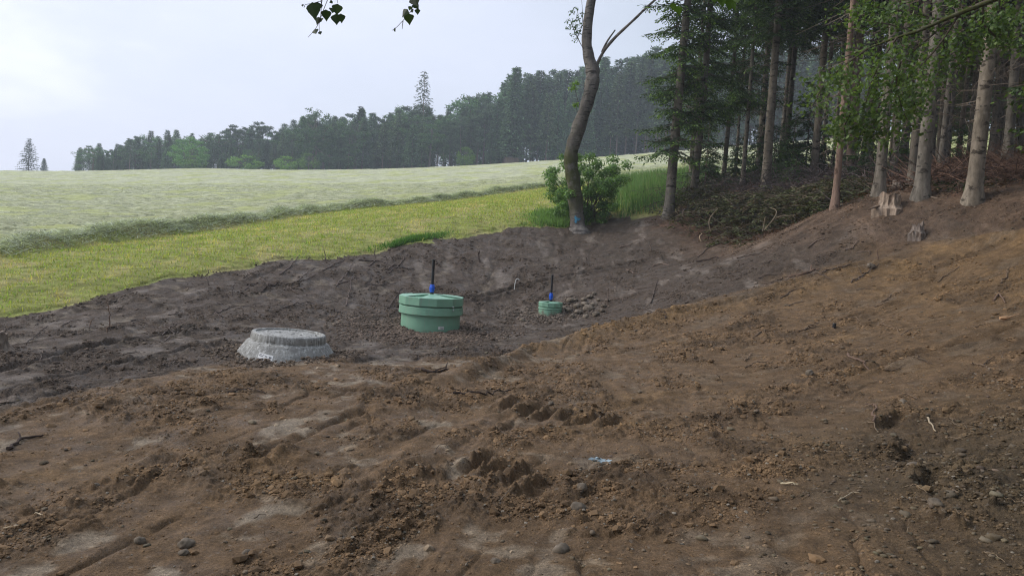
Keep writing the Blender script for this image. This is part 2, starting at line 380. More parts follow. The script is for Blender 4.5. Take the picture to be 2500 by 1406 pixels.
def m_plain(name, col, rough=.5, spec=.5, vary=.15, s=6, metal=0, dirt=None):
    m, nt, o = mat(name); g = OC(nt)
    f = noise(nt, g, s, 6, .65)
    c = mixc(nt, 1.0, col, ramp(nt, f, [(.3, 1 - vary), (.7, 1 + vary)]), 'MULTIPLY')
    if dirt:
        z = N(nt, 'SeparateXYZ'); L(nt, g, z.inputs[0])
        k = mth(nt, 'ADD', mth(nt, 'MULTIPLY', z.outputs[2], -1 / dirt), mth(nt, 'MULTIPLY', noise(nt, g, 9, 5, .7), 2.0))
        c = mixc(nt, ramp(nt, k, [(.5, 0), (.9, .85)]), c, (.16, .12, .09))
        st = noise(nt, g, 3, 5, .7, (9, 9, .6))
        c = mixc(nt, ramp(nt, st, [(.52, 0), (.70, .42)]), c, (.30, .29, .25))
    princ(nt, o, c, rough, bump(nt, noise(nt, g, 30, 4, .6), .12, .01), spec, metal); return m
def m_concrete():
    m, nt, o = mat('concrete'); g = OC(nt)
    f = noise(nt, g, 5, 7, .7); st = noise(nt, g, 4, 6, .75, (7, 7, 1.0)); pit = noise(nt, g, 38, 3, .5)
    c = mixc(nt, ramp(nt, f, [(.3, 0), (.7, 1)]), (.17, .165, .15), (.35, .345, .32))
    c = mixc(nt, ramp(nt, st, [(.5, 0), (.62, .7)]), c, (.60, .60, .57))
    c = mixc(nt, ramp(nt, pit, [(.655, 0), (.70, .9)]), c, (.06, .055, .05))
    z = N(nt, 'SeparateXYZ'); L(nt, g, z.inputs[0])
    k = mth(nt, 'ADD', mth(nt, 'MULTIPLY', z.outputs[2], -5.5), mth(nt, 'MULTIPLY', noise(nt, g, 7, 5, .7), 1.6))
    c = mixc(nt, ramp(nt, k, [(.5, 0), (.95, .9)]), c, (.17, .125, .09))
    b = bump(nt, pit, .5, .01); b = bump(nt, noise(nt, g, 120, 3, .6), .5, .006, b)
    princ(nt, o, c, .9, b, .25); return m
SOIL = m_soil()
VERGE = m_grass_ground('mown_grass', (.36, .31, .12), 1.6)
HAYF = m_grass_ground('hay_stubble', (.50, .52, .36), .8)
BLADE = m_att('grass_blades', .35, .7, .1); HAYB = m_att('hay_blades', .25, .75, .0)
NEEDLE = m_att('needles', .22, .6, .35); LEAF = m_att('leaves', .4, .45, .3); FARN = m_att('far_foliage', .15, .8, .6)
CLOD = m_att('clods', 0, .9, 0, .2); STONE = m_plain('stone', (.15, .122, .092), .9, .2, .6, 12)
WOODT = m_att('dead_wood', 0, .85, .2, .2)
BARK_S = m_bark('spruce_bark', (.10, .088, .07), (.25, .228, .19), zs=9)
BARK_P = m_bark('pine_bark', (.16, .115, .09), (.25, .185, .15), (.06, .04, .03), zs=6)
BARK_C = m_bark('cherry_bark', (.075, .064, .056), (.24, .222, .20), (.03, .026, .024), zs=20, moss=1, sc=2.2)
BARK_F = m_bark('far_bark', (.16, .13, .11), (.26, .23, .2), zs=4, sc=.8)
STUMPW = m_bark('stump_wood', (.17, .13, .10), (.34, .29, .24), (.09, .06, .04), zs=1.0, sc=5)
CONC = m_concrete()
GREEN = m_plain('green_plastic', (.205, .40, .275), .48, .4, .12, 3, dirt=.2)
BLACKP = m_plain('black_pipe', (.018, .019, .022), .35, .5, .2, 8)
BLUEP = m_plain('blue_fitting', (.012, .10, .62), .35, .5, .1, 8)
WHITEP = m_plain('white_label', (.72, .72, .70), .6, .4, .06, 8); GREYP = m_plain('grey_print', (.12, .12, .13), .6, .4, .1, 8)
STEEL = m_plain('steel', (.75, .75, .75), .25, .5, .05, 8, 1)
PAINT = m_plain('blue_paint', (.06, .23, .35), .8, .2, .3, 20)
PLAST = m_plain('plastic_scrap', (.26, .33, .36), .4, .5, .3, 20); ORANGE = m_plain('pale_wood', (.55, .33, .18), .7, .3, .2, 20)
SHEDW = m_plain('shed_boards', (.17, .12, .10), .8, .3, .3, 4)
G_F = curve([(1560,548,24.5),(1640,560,23),(1720,590,21.3),(1850,588,20),(1960,560,19),(2040,515,18),(2140,480,18.5),(2230,492,16.8),(2370,500,15.8),(2500,480,16)], [(-60,60),(2.5,40)], [(14,16),(30,18)])
def soilcol(Xf, Yf, crumb, st):
    yb = yc(G_B, Xf)
    wb = .35 + .9 * sst(2, 6, Xf); bank = 1 - sst(-1, 1, (Yf - yb) / wb + .8 * fbm(Xf / .9, Yf / .9, 4, 40))
    A = np.array([.090, .066, .048]); B = np.array([.172, .109, .058]); O = np.array([.24, .148, .064]); PALE = np.array([.39, .315, .225]); D = np.array([.055, .036, .020]); GR = np.array([.22, .18, .145])
    n1 = fbm(Xf / 1.6, Yf / 1.6, 3, 41); n2 = fbm(Xf / .5, Yf / .5, 4, 42); n3 = fbm(Xf / .16, Yf / .16, 3, 46)
    c = A[None] + (B - A)[None] * bank[:, None]
    edge = np.exp(-((Yf - yb + .45) / .55) ** 2) * sst(-1.5, 1.5, Xf)
    om = np.clip(sst(.25, .9, n1) * .35 + edge * .55 + .45 * sst(4, 8, Xf) * sst(7, 9.5, Yf), 0, 1) * bank * (.75 + .5 * n2)
    c += (O - c) * np.clip(om, 0, 1)[:, None]
    lf = sst(2.5, -1.5, Xf)
    pm = sst(.15, .6, -n2 * .8 - .4 * st + .25 * n3 - .02) * (1 - crumb) * (.25 + .75 * lf)
    c += (PALE - c) * np.clip(.8 * pm * (.45 + .55 * bank), 0, 1)[:, None]
    pg = sst(.25, .7, fbm(Xf / .5, Yf / 1.6, 4, 45)) * (1 - bank) * (1 - crumb * .5)
    c += (GR - c) * (.75 * pg)[:, None]
    dk = sst(-.1, .6, fbm(Xf / .6, Yf / .6, 4, 44)) * (.3 + .7 * crumb)
    c += (D - c) * (.5 * dk)[:, None]
    ups = sst(3.2, 6.5, Xf) * sst(-5, -1, Yf - yc(G_F, Xf)); c += (np.array([.150, .096, .060]) * (1 + .3 * n2[:, None]) - c) * (.8 * ups)[:, None]
    shady_corner = sst(.6, 2.2, Xf - .15 * Yf + .4 * n1) * sst(7.5, 4.5, Yf)
    c += (np.array([.080, .060, .034]) - c) * (.8 * shady_corner)[:, None]  # soil darkened towards the lower right, canopy shade put into its colour
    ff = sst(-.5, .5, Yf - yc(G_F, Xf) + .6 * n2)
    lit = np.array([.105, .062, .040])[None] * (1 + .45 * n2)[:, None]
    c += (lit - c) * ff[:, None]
    return np.clip(c * (1 + .16 * n2 + .12 * np.clip(st, -1, 1) + .12 * n3)[:, None], .012, 1)
# ------------------------------------------------------------------ ground sheet
def build_ground():
    ad = np.arange(-45, 45.0001, .08); co = np.arange(48, 315, 3.0)
    ang = np.radians(np.concatenate([ad, co])); nc = len(ang)
    r1 = np.geomspace(.25, 2.2, 24)[:-1]; r2 = np.geomspace(2.2, 25, 960)[:-1]; r3 = np.geomspace(25, 165, 210)[:-1]; r4 = np.geomspace(165, 308, 12)
    rr = np.concatenate([r1, r2, r3, r4]); nr = len(rr)
    X = (rr[:, None] * np.sin(ang)[None]); Y = (rr[:, None] * np.cos(ang)[None])
    Xf = X.ravel(); Yf = Y.ravel(); Rf = np.repeat(rr, nc)
    hb = hbase(Xf, Yf); h, crumb, st, soil, dv, hv, slope = detail(Xf, Yf, Rf)
    dense = np.tile((np.arange(nc) < len(ad)).astype(float), nr)
    h = h * (.25 + .75 * dense)
    # rubble heap just in front of the big shaft, soil pushed against the concrete ring
    V = np.stack([Xf, Yf, hb + h], 1)
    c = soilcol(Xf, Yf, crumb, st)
    gm = dv > -.2
    vc = np.array([.29, .31, .08])[None] + (np.array([.40, .36, .14]) - np.array([.29, .31, .08]))[None] * sst(-.1, .6, fbm(Xf[gm] / 1.3, Yf[gm] / 1.3, 3, 80))[:, None]
    pt = sst(.08, .38, fbm(Xf[gm] / 4.5, Yf[gm] / 3.2, 3, 90)); pt = np.maximum(pt, sst(.36, .42, Xf[gm] / Yf[gm].clip(1)) * (Yf[gm] > 30)); yw = np.array([.40, .42, .16]); hc = np.array([.45, .455, .28])[None] * (1 - pt)[:, None] + yw[None] * pt[:, None]
    hc *= (1 + .22 * fbm(Xf[gm] / 2.2, Yf[gm] / .9, 4, 96))[:, None]
    c[gm] = np.where((hv[gm] > 0)[:, None], hc, vc)
    i = np.arange(nr - 1)[:, None] * nc; j = np.arange(nc)[None]; k = (j + 1) % nc
    F = np.stack([i + j, i + k, i + nc + k, i + nc + j], -1).reshape(-1, 4)[:, ::-1]
    fd = dv[F].mean(1); fh = hv[F].mean(1)
    mid = F.mean(1)
    cls = np.where(fd < 0, 0, np.where(fh < 0, 1, 2))
    for ci, (nm, mt) in enumerate((('ground', SOIL), ('mown_verge', VERGE), ('hay_field', HAYF))):
        f = F[cls == ci]; u, inv = np.unique(f, return_inverse=True)
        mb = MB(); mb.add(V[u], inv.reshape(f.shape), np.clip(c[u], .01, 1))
        if ci == 0:  # close the middle under the camera
            Vc = np.vstack([V[:nc], [[0, 0, hbase([0], [0])[0]]]])
            mb.add(Vc, np.array([[q, nc, (q + 1) % nc] for q in range(nc)])[:, ::-1], (.15, .11, .08))
        tag(mb.build(nm, mt, smooth=True), kind='structure')
build_ground()
# ------------------------------------------------------------------ manholes, shafts
def ico(sub=1):
    t = (1 + 5 ** .5) / 2
    v = [(-1, t, 0), (1, t, 0), (-1, -t, 0), (1, -t, 0), (0, -1, t), (0, 1, t), (0, -1, -t), (0, 1, -t), (t, 0, -1), (t, 0, 1), (-t, 0, -1), (-t, 0, 1)]
    f = [(0, 11, 5), (0, 5, 1), (0, 1, 7), (0, 7, 10), (0, 10, 11), (1, 5, 9), (5, 11, 4), (11, 10, 2), (10, 7, 6), (7, 1, 8), (3, 9, 4), (3, 4, 2), (3, 2, 6), (3, 6, 8), (3, 8, 9), (4, 9, 5), (2, 4, 11), (6, 2, 10), (8, 6, 7), (9, 8, 1)]
    v = [np.array(a, float) / math.sqrt(1 + t * t) for a in v]
    for _ in range(sub - 1):
        c = {}; nf = []
        def m(a, b):
            k = (min(a, b), max(a, b))
            if k not in c: w = v[a] + v[b]; v.append(w / np.linalg.norm(w)); c[k] = len(v) - 1
            return c[k]
        for a, b, d in f:
            x, y, z = m(a, b), m(b, d), m(d, a); nf += [(a, x, z), (b, y, x), (d, z, y), (x, y, z)]
        f = nf
    return np.array(v), np.array(f)
ICO1 = ico(1); ICO2 = ico(2); ICO3 = ico(3)
def cone():
    g = G(703, 888); yy = 10.25; xx = P(700, 880, yy)[0]; z0 = float(hbase([xx], [yy])[0])
    e = empty('concrete_manhole_ring', (xx, yy, z0 - .035), R_(0), 'grey conical concrete manhole ring with recessed lid, left of the green shafts', 'manhole ring')
    e.rotation_euler = (R_(-1.0), R_(2.6), 0); e.scale = (1, 1, .80)
    prof = [(.70, -.25), (.665, -.02), (.655, .03), (.60, .15), (.535, .262), (.518, .28), (.494, .287), (.487, .297), (.486, .36), (.478, .415), (.468, .428), (.44, .432), (.425, .428), (.42, .405)]
    pr = []
    for a, b in zip(prof[:-1], prof[1:]):
        k = max(2, int(math.hypot(b[0] - a[0], b[1] - a[1]) / .012))
        for t in range(k): pr.append((a[0] + (b[0] - a[0]) * t / k, a[1] + (b[1] - a[1]) * t / k))
    pr.append(prof[-1])
    def rf(V, an):
        z = V[..., 2]; A_ = np.broadcast_to(an[None], z.shape)
        nn = pn(A_ * 14, z * 55, 50) * .5 + pn(A_ * 40, z * 120, 51) * .35
        pit = np.clip(pn(A_ * 22, z * 60, 52) - .42, 0, 1) * .09 * (.4 + np.exp(-((z - .29) / .035) ** 2) * 2.5)
        chip = np.clip(pn(A_ * 9, z * 20, 53) - .45, 0, 1) * .12 * np.exp(-((z - .42) / .03) ** 2)
        s = 1 + (.004 * nn - pit - chip)
        V = V.copy(); V[..., 0] *= s; V[..., 1] *= s; V[..., 2] += chip * -.12; return V
    mb = MB(); lathe(mb, pr, 200, rfun=rf); mb.build('ring_body', CONC, e, smooth=True)
    lp = [(.418, .40), (.416, .408), (.40, .409), (.395, .402), (.30, .404), (.292, .41), (.20, .41), (.192, .404), (.0005, .404)]
    mb = MB(); lathe(mb, lp, 96)
    for k in range(26):   # crumbs of mortar lying in the recess
        a = rng.random() * 6.28; r = rng.random() ** .5 * .38; s = .006 + .012 * rng.random()
        V, F = ICO1; mb.add(V * s * np.array([1, 1, .7]) + [r * math.cos(a), r * math.sin(a), .408], F)
    mb.build('lid', CONC, e)
    # torn white label on the lower front
    a0 = R_(-98); nn = 12
    def lab(u, v, off):  # u along, v up on the cone surface
        z = .125 + v; r = .665 - (z + .02) * .44 + off; a = a0 + (u) / r; return [r * math.cos(a), r * math.sin(a), z]
    mb = MB(); V = []; 
    for q in range(nn + 1):
        u = -.115 + .20 * q / nn; tear = .0 if q < 5 else (-.022 if q < 7 else (.012 + .01 * math.sin(q * 2.1)))
        V.append(lab(u, -.042 - (.20 * q / nn) * .12 + tear, .012)); V.append(lab(u, .038 - (.2 * q / nn) * .12, .012))
    mb.add(V, [[2 * q, 2 * q + 2, 2 * q + 3, 2 * q + 1] for q in range(nn)]); lb = mb.build('label', WHITEP, e)
    for (u0, u1, v0, v1) in ((-.105, -.07, .018, .026), (-.06, -.035, .018, .026), (-.105, -.05, -.006, .006), (-.02, .01, .0, .012), (.035, .065, -.012, .014)):
        V = [lab(u0, v0 - (u0 + .115) * .12, .015), lab(u1, v0 - (u1 + .115) * .12, .015), lab(u1, v1 - (u1 + .115) * .12, .015), lab(u0, v1 - (u0 + .115) * .12, .015)]
        mb = MB(); mb.add(V, [[0, 1, 2, 3]]); mb.build('print', GREYP, lb)
    return xx, yy
CONE_AT = cone()
def pipe(e, x, y, z, H, r, fit):
    mb = MB(); lathe(mb, [(r * 1.35, z - .03), (r * 1.35, z + .035), (r, z + .035), (r, z + H), (r * 1.25, z + H), (r * 1.25, z + H + .018), (r * .8, z + H + .018), (r * .8, z + H - .1)], 24, (x, y, 0)); pp = mb.build('vent_pipe', BLACKP, e, smooth=False)
    f = fit; mb = MB(); lathe(mb, [(f * .8, z + .035), (f * .86, z + .04), (f * .9, z + .075), (f * 1.08, z + .08), (f * 1.1, z + .13), (f * .98, z + .135), (f * .86, z + .175), (f * .6, z + .18), (r * .99, z + .18)], 20, (x, y, 0), rfun=lambda V, an: V * (1 + .035 * np.sign(np.sin(an * 10)))[None, :, None] ** np.array([1, 1, 0]))
    mb.build('coupling', BLUEP, pp); return pp
def shaft(name, px, py, Y, Rl, Hb, Hc, Hl, pr, ph, fit, label, nf=12, big=True):
    xx = P(px, py, Y)[0]; z0 = float(hbase([xx], [Y])[0])
    e = empty(name, (xx, Y, z0 - (.06 if big else .01)), 0, label, 'shaft')
    Rb = Rl * .925 if big else Rl * .97
    mb = MB(); lathe(mb, [(Rb, -.35), (Rb + .002, Hb * .5), (Rb, Hb)], 96)
    body = mb.build('shaft_body', GREEN, e, smooth=True)
    mb = MB(); z1 = Hb + Hc
    lathe(mb, [(Rb - .01, Hb - .002), (Rl * 1.0, Hb), (Rl * 1.012, Hb + .008), (Rl * 1.0, z1 - .006), (Rl * .99, z1), (Rb - .03, z1)], 96)
    mb.build('collar', GREEN, e)
    # lid: faceted skirt, raised wedges and sunk wedges round a hub
    mb = MB(); zl = z1 + .022; zt = zl + Hl; an = [2 * np.pi * (k + .5) / nf - np.pi / 2 for k in range(nf)]
    ro = Rl * 1.03; ri = Rl * .16; hub = .034 if big else .022
    lathe(mb, [(Rb * .95, zl - .03), (Rb * .95, zl + .01)], 48)
    ring = lambda r, z: [[r * math.cos(a), r * math.sin(a), z] for a in an]
    V = ring(ro * .985, zl) + ring(ro, zl + .01) + ring(ro * .995, zt - .006) + ring(ro * .975, zt); F = []
    for l in range(3):
        for k in range(nf): F.append([l * nf + k, l * nf + (k + 1) % nf, (l + 1) * nf + (k + 1) % nf, (l + 1) * nf + k])
    mb.add(V, F)
    V = ring(Rb * .95, zl + .004) + ring(ro * .985, zl); mb.add(V, [[nf + k, nf + (k + 1) % nf, (k + 1) % nf, k] for k in range(nf)])
    mb.build('lid_skirt', GREEN, e)
    mb = MB(); rim = ro * .975
    for k in range(nf):
        a0, a1 = an[k], an[(k + 1) % nf]; c0, s0, c1, s1 = math.cos(a0), math.sin(a0), math.cos(a1), math.sin(a1)
        sunk = (k % 3 == 1)
        r_in = ri * 1.05
        if sunk:
            h0 = zt - .012
            V = [[rim * c0, rim * s0, zt], [rim * c1, rim * s1, zt], [rim * .95 * c1, rim * .95 * s1, h0], [rim * .95 * c0, rim * .95 * s0, h0],
                 [r_in * c0, r_in * s0, h0], [r_in * c1, r_in * s1, h0], [r_in * c0, r_in * s0, zt + hub], [r_in * c1, r_in * s1, zt + hub]]
            mb.add(V, [[0, 1, 2, 3], [3, 2, 5, 4], [4, 5, 7, 6]])
            mb.add([V[3], V[4], V[6]], [[0, 1, 2]]); mb.add([V[2], V[5], V[7]], [[0, 2, 1]])
        else:
            V = [[rim * c0, rim * s0, zt], [rim * c1, rim * s1, zt], [r_in * c1, r_in * s1, zt + hub], [r_in * c0, r_in * s0, zt + hub]]
            mb.add(V, [[0, 1, 2, 3]])
    V = [[ri * 1.05 * math.cos(a), ri * 1.05 * math.sin(a), zt + hub] for a in an] + [[0, 0, zt + hub + .004]]
    mb.add(V, [[k, (k + 1) % nf, nf] for k in range(nf)])
    top = mb.build('lid_top', GREEN, e)
    pipe(e, .0, -.02, zt + hub, ph, pr, fit)
    if big:
        a0 = R_(-90 + 27)
        def q(u, v, o): a = a0 + u / Rb; return [(Rb + o) * math.cos(a), (Rb + o) * math.sin(a), v]
        mb = MB(); 
        for k in range(4): mb.add([q(-.055 + k * .0275, .13, .005), q(-.0275 + k * .0275, .13, .005), q(-.0275 + k * .0275, .185, .005), q(-.055 + k * .0275, .185, .005)], [[0, 1, 2, 3]])
        lb = mb.build('label', WHITEP, body)
        for (u0, u1, v0, v1) in ((-.02, .012, .166, .171), (.018, .044, .163, .168), (-.022, .02, .152, .157), (.025, .046, .15, .155), (-.01, .04, .14, .145)):
            mb = MB(); mb.add([q(u0, v0, .008), q(u1, v0, .008), q(u1, v1, .008), q(u0, v1, .008)], [[0, 1, 2, 3]]); mb.build('print', GREYP, lb)
        a = R_(-90 + 46); r = Rl * 1.03; mb = MB()
        add_tube(mb, [[r * math.cos(a), r * math.sin(a), z1 + .035], [(r + .012) * math.cos(a), (r + .012) * math.sin(a), z1 + .02], [(r + .012) * math.cos(a), (r + .012) * math.sin(a), z1 - .03], [r * math.cos(a), r * math.sin(a), z1 - .045]], [.011, .006, .006, .011], 8)
        mb.build('clasp', STEEL, e)
        mb = MB(); a = R_(-92)
        add_tube(mb, [[(Rl + .004) * math.cos(a), (Rl + .004) * math.sin(a), z1 - .01], [(Rl + .004) * math.cos(a), (Rl + .004) * math.sin(a), Hb]], .003, 6); mb.build('seam', GREEN, e)
    return e, xx, Y
TANK = shaft('treatment_shaft', 1050, 800, 14.25, .585, .37, .14, .155, .027, .62, .045, 'large round green plastic shaft with faceted lid and black vent pipe, beside the concrete ring')
SMALL = shaft('inspection_shaft', 1342, 776, 16.9, .262, .14, .03, .095, .023, .56, .042, 'small low green plastic shaft with black vent pipe next to the heap of stones', 12, False)
# ------------------------------------------------------------------ loose soil, stones
def rotz(a):
    c, s = np.cos(a), np.sin(a); z = np.zeros_like(a); o = np.ones_like(a)
    return np.stack([np.stack([c, -s, z], -1), np.stack([s, c, z], -1), np.stack([z, z, o], -1)], -2)
def lumps(mb, x, y, z, s, col, nv=14, flat=.7, base=ICO1, jit=.28):
    var = []
    for k in range(nv):
        v = base[0] * (1 + rng.normal(size=(len(base[0]), 1)) * jit * .6) + rng.normal(size=base[0].shape) * jit * .22
        v = v * np.array([1 + .4 * rng.random(), .7 + .4 * rng.random(), flat * (.8 + .4 * rng.random())]); var.append(v)
    var = np.array(var); n_ = len(x); idx = rng.integers(0, nv, n_)
    V = np.einsum('nij,nvj->nvi', rotz(rng.random(n_) * 6.283), var[idx]) * s[:, None, None] + np.stack([x, y, z], 1)[:, None, :]
    nvv = len(base[0]); F = base[1][None] + (np.arange(n_) * nvv)[:, None, None]
    mb.add(V.reshape(-1, 3), F.reshape(-1, 3), np.repeat(col, nvv, 0))
def scatter_soil(N_, rmin, rmax, amin, amax, pw=1.0):
    r = rmin * (rmax / rmin) ** rng.random(N_); a = np.radians(rng.uniform(amin, amax, N_))
    return r * np.sin(a), r * np.cos(a), r
def clods():
    x, y, r = scatter_soil(280000, 2.6, 22, -42, 44)
    h, crumb, st, soil, dv, hv, sl = detail(x, y, r)
    clus = sst(-.1, .7, fbm(x / .45, y / .45, 4, 60) + .35 * (crumb - .4))
    keep = (dv < -.05) & (rng.random(len(x)) < (.03 + .97 * clus * crumb)) & (y < yc(G_F, x) + 1)
    tk = (np.hypot(x - TANK[1], y - TANK[2]) > .6) & (np.hypot(x - CONE_AT[0], y - CONE_AT[1]) > .7) & (np.hypot(x - SMALL[1], y - SMALL[2]) > .33)
    keep &= tk; x, y, r, crumb, st = x[keep], y[keep], r[keep], crumb[keep], st[keep]; hh = hbase(x, y) + h[keep]
    s = (.0024 + .0008 * r) * (1 + .55 * rng.pareto(2.6, len(x))); s = np.minimum(s, .038)
    z = hh + s * .12
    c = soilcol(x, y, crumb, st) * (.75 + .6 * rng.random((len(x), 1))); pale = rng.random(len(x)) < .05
    s[pale] = np.minimum(s[pale], .012); c[pale] = np.array([.22, .19, .15]) * (.7 + .5 * rng.random((pale.sum(), 1)))
    mb = MB(); lumps(mb, x, y, z, s, c); 
    # rubble of grit round the shafts
    def ringed(cx, cy, r0, r1, n_, smn, smx, colr, sect=None):
        a = rng.random(n_) * 6.283; rr = r0 + (r1 - r0) * rng.random(n_) ** 1.6
        if sect: a = rng.normal(sect[0], sect[1], n_)
        X = cx + rr * np.cos(a); Y = cy + rr * np.sin(a) * 1.1; S = smn + (smx - smn) * rng.random(n_) ** 3
        Z = gz(X, Y) + S * .2 + .03 * np.exp(-(rr - r0) / .15); cc = np.array(colr) * (.6 + .8 * rng.random((n_, 1)))
        lumps(mb, X, Y, Z, S, cc)
    ringed(TANK[1], TANK[2], .56, 1.9, 5000, .008, .036, (.135, .10, .075), (-1.9, 1.0)); ringed(TANK[1], TANK[2], .56, 1.0, 1100, .008, .035, (.115, .085, .065))
    ringed(SMALL[1], SMALL[2], .27, 1.3, 1500, .010, .036, (.14, .11, .085)); ringed(CONE_AT[0], CONE_AT[1], .64, 1.05, 900, .006, .032, (.14, .105, .075))
    tag(mb.build('soil_clods', CLOD), kind='stuff')
    # small stones in the stony corner and over the slope
    x, y, r = scatter_soil(9000, 2.8, 17, -40, 42); n1 = fbm(x / 1.6, y / 1.6, 3, 41)
    shady_corner = sst(.3, 2.2, x - .15 * y + .4 * n1) * sst(7.5, 4.0, y); dv, hv = regions(x, y)
    upper = .35 * sst(2.2, .4, np.abs(y - yc(G_F, x) + 1.2)) * sst(5, 7, x)
    k = (rng.random(len(x)) < .05 + shady_corner * .9 + upper) & (dv < -.1); x, y, r = x[k], y[k], r[k]
    s = (.006 + .0008 * r) * (1 + .5 * rng.pareto(2.8, len(x))); s = np.minimum(s, .030)
    c = np.array([.125, .098, .066]) * (.6 + .9 * rng.random((len(x), 1))) * (1 + .03 * rng.normal(size=(len(x), 3)))
    mb = MB(); lumps(mb, x, y, gz(x, y) + s * .2, s, np.clip(c, .02, .6), base=ICO2, jit=.26, flat=.6); tag(mb.build('gravel', CLOD, smooth=True), kind='stuff')
    # pale wood chips under the trees
    x = rng.uniform(5.2, 12, 5200); y = yc(G_F, x) - rng.random(5200) ** 1.3 * 2.6 + .4; k = fbm(x, y, 3, 70) > -.15; x, y = x[k], y[k]; z = gz(x, y) + .012; n_ = len(x)
    mb = MB(); d = rng.normal(size=(n_, 3)); d[:, 2] *= .25; nn = rng.normal(size=(n_, 3)) * .4 + [0, 0, 1]
    cards(mb, np.stack([x, y, z], 1), d, nn, .02 + .04 * rng.random(n_), .012 + .02 * rng.random(n_), np.array([.34, .24, .155]) * (.35 + .9 * rng.random((n_, 1)) ** 2)); tag(mb.build('wood_chips', WOODT), kind='stuff')
clods()
def stone(x, y, s, name, label, cat, group=None, col=None, sink=.42, m=STONE):
    v = ICO3[0]; q = rng.random(3) * 50
    v = v * (1 + .26 * pn(v[:, 0] * 1.5 + q[0], v[:, 1] * 1.3 + v[:, 2] + q[1], 3) + .10 * pn(v[:, 0] * 3 + q[2], v[:, 2] * 4 + v[:, 1] * 2, 4))[:, None] * np.array([1, .75 + .2 * rng.random(), .55 + .2 * rng.random()])
    mb = MB(); mb.add(v * s, ICO3[1], col or (1, 1, 1)); o = mb.build(name, m, smooth=True); o.location = (x, y, gz1(x, y) + s * (.55 - sink)); o.rotation_euler = (rng.normal() * .2, rng.normal() * .2, rng.random() * 6.28)
    return tag(o, label, cat, group)
# heap of cobbles beside the small shaft
for i, (px, py, w) in enumerate([(1392,742,24),(1376,757,22),(1408,754,26),(1428,748,24),(1388,765,28),(1412,768,24),(1437,760,34),(1372,745,16),(1450,748,22),(1455,772,26),(1425,735,20),(1440,728,20),(1405,736,18),(1468,762,22),(1475,750,18),(1462,735,16),(1397,778,20),(1430,778,22),(1482,738,14),(1450,720,14)]):
    g = G(px, py); s = w / 2 / FPX * g[1] * .84
    stone(g[0], g[1], s, 'cobble', 'grey brown cobble in the stone heap right of the small green shaft', 'stone', 'cobbles heaped beside the small shaft', sink=.15)
for px, py, w, lb in [(342,1325,26,'flat pale stone lying in loose soil below the smeared clay, lower left'),(455,1330,36,'yellowish rounded stone pressed into the soil in the lower left foreground'),(448,1352,28,'grey stone touching the yellowish rounded stone in the lower left'),
   (235,1195,20,'upright pointed stone on the brown soil left of centre foreground'),(600,1355,22,'small pale oval pebble in the lower left centre'),(1420,1205,30,'round brown stone in the middle of the churned foreground'),(1410,1238,36,'flat brown slab stone just below the round brown stone'),
   (1370,1335,38,'broad brown stone near the bottom edge, centre'),(2125,668,20,'white quartz lump on the orange slope'),(1975,925,20,'small glassy white stone on the brown slope'),(2230,1158,34,'round pale stone in a dark hollow at the lower right'),(1345,985,16,'dark lump at the end of the track cleat marks'),
   (1275,786,14,'pale pebble on the grey ground between the two green shafts'),(2205,990,20,'tan stone in the gravelly patch at right'),(2280,1250,30,'long grey stone half buried in the lower right soil'),(1210,1370,24,'grey stone at the bottom edge left of the broad brown stone'),(965,905,20,'pale flat stone in the hollow in front of the green shaft')]:
    g = G(px, py); stone(g[0], g[1], w / 2 / FPX * g[1] * 1.15, 'stone', lb, 'stone')
# litter
g = G(1458, 1138); mb = MB(); n_ = 16; a = rng.random(n_) * 6.28; cards(mb, np.stack([rng.normal(0, .03, n_), rng.normal(0, .015, n_), .01 + .01 * rng.random(n_)], 1), np.stack([np.cos(a), np.sin(a) * .5, rng.random(n_) * .15], 1), np.array([[0, .1, 1]]) + rng.normal(size=(n_, 3)) * .3, .05, .03, (1, 1, 1)); o = mb.build('plastic_scrap', PLAST); o.location = (g[0], g[1], gz1(g[0], g[1]) + .012); tag(o, 'torn light blue plastic scrap trodden into the foreground soil', 'litter')
g = G(2452, 790); mb = MB(); add_tube(mb, [[-.06, 0, .03], [0, 0, .035], [.07, .01, .05]], [.018, .026, .012], 8, wob=.3); add_tube(mb, [[.06, .01, .05], [.2, .05, .09]], [.008, .004], 6); o = mb.build('broken_branch', ORANGE); o.location = (g[0], g[1], gz1(g[0], g[1])); tag(o, 'freshly broken orange branch stub on the slope at the right edge', 'branch')
g = G(2036, 803); mb = MB(); lathe(mb, [(.0005, .065), (.02, .065), (.026, .055), (.026, -.05)], 16); o = mb.build('pipe_end', BLACKP); o.location = (g[0], g[1], gz1(g[0], g[1])); tag(o, 'short black pipe end sticking out of the brown slope', 'pipe')
g = G(1255, 712); mb = MB(); hh = 24 / FPX * g[1]; add_tube(mb, [[0, 0, -.05], [.01, 0, hh * .5], [.03, 0, hh]], [.010, .012, .010], 6); add_tube(mb, [[.03, 0, hh], [.07, 0, hh + .02], [.11, 0, hh - .01]], [.012, .014, .012], 6); o = mb.build('survey_stake', m_plain('pale_paint', (.6, .6, .57), .6)); o.location = (g[0], g[1], gz1(g[0], g[1])); tag(o, 'thin bent white stake in the dark soil between the shafts', 'stake')
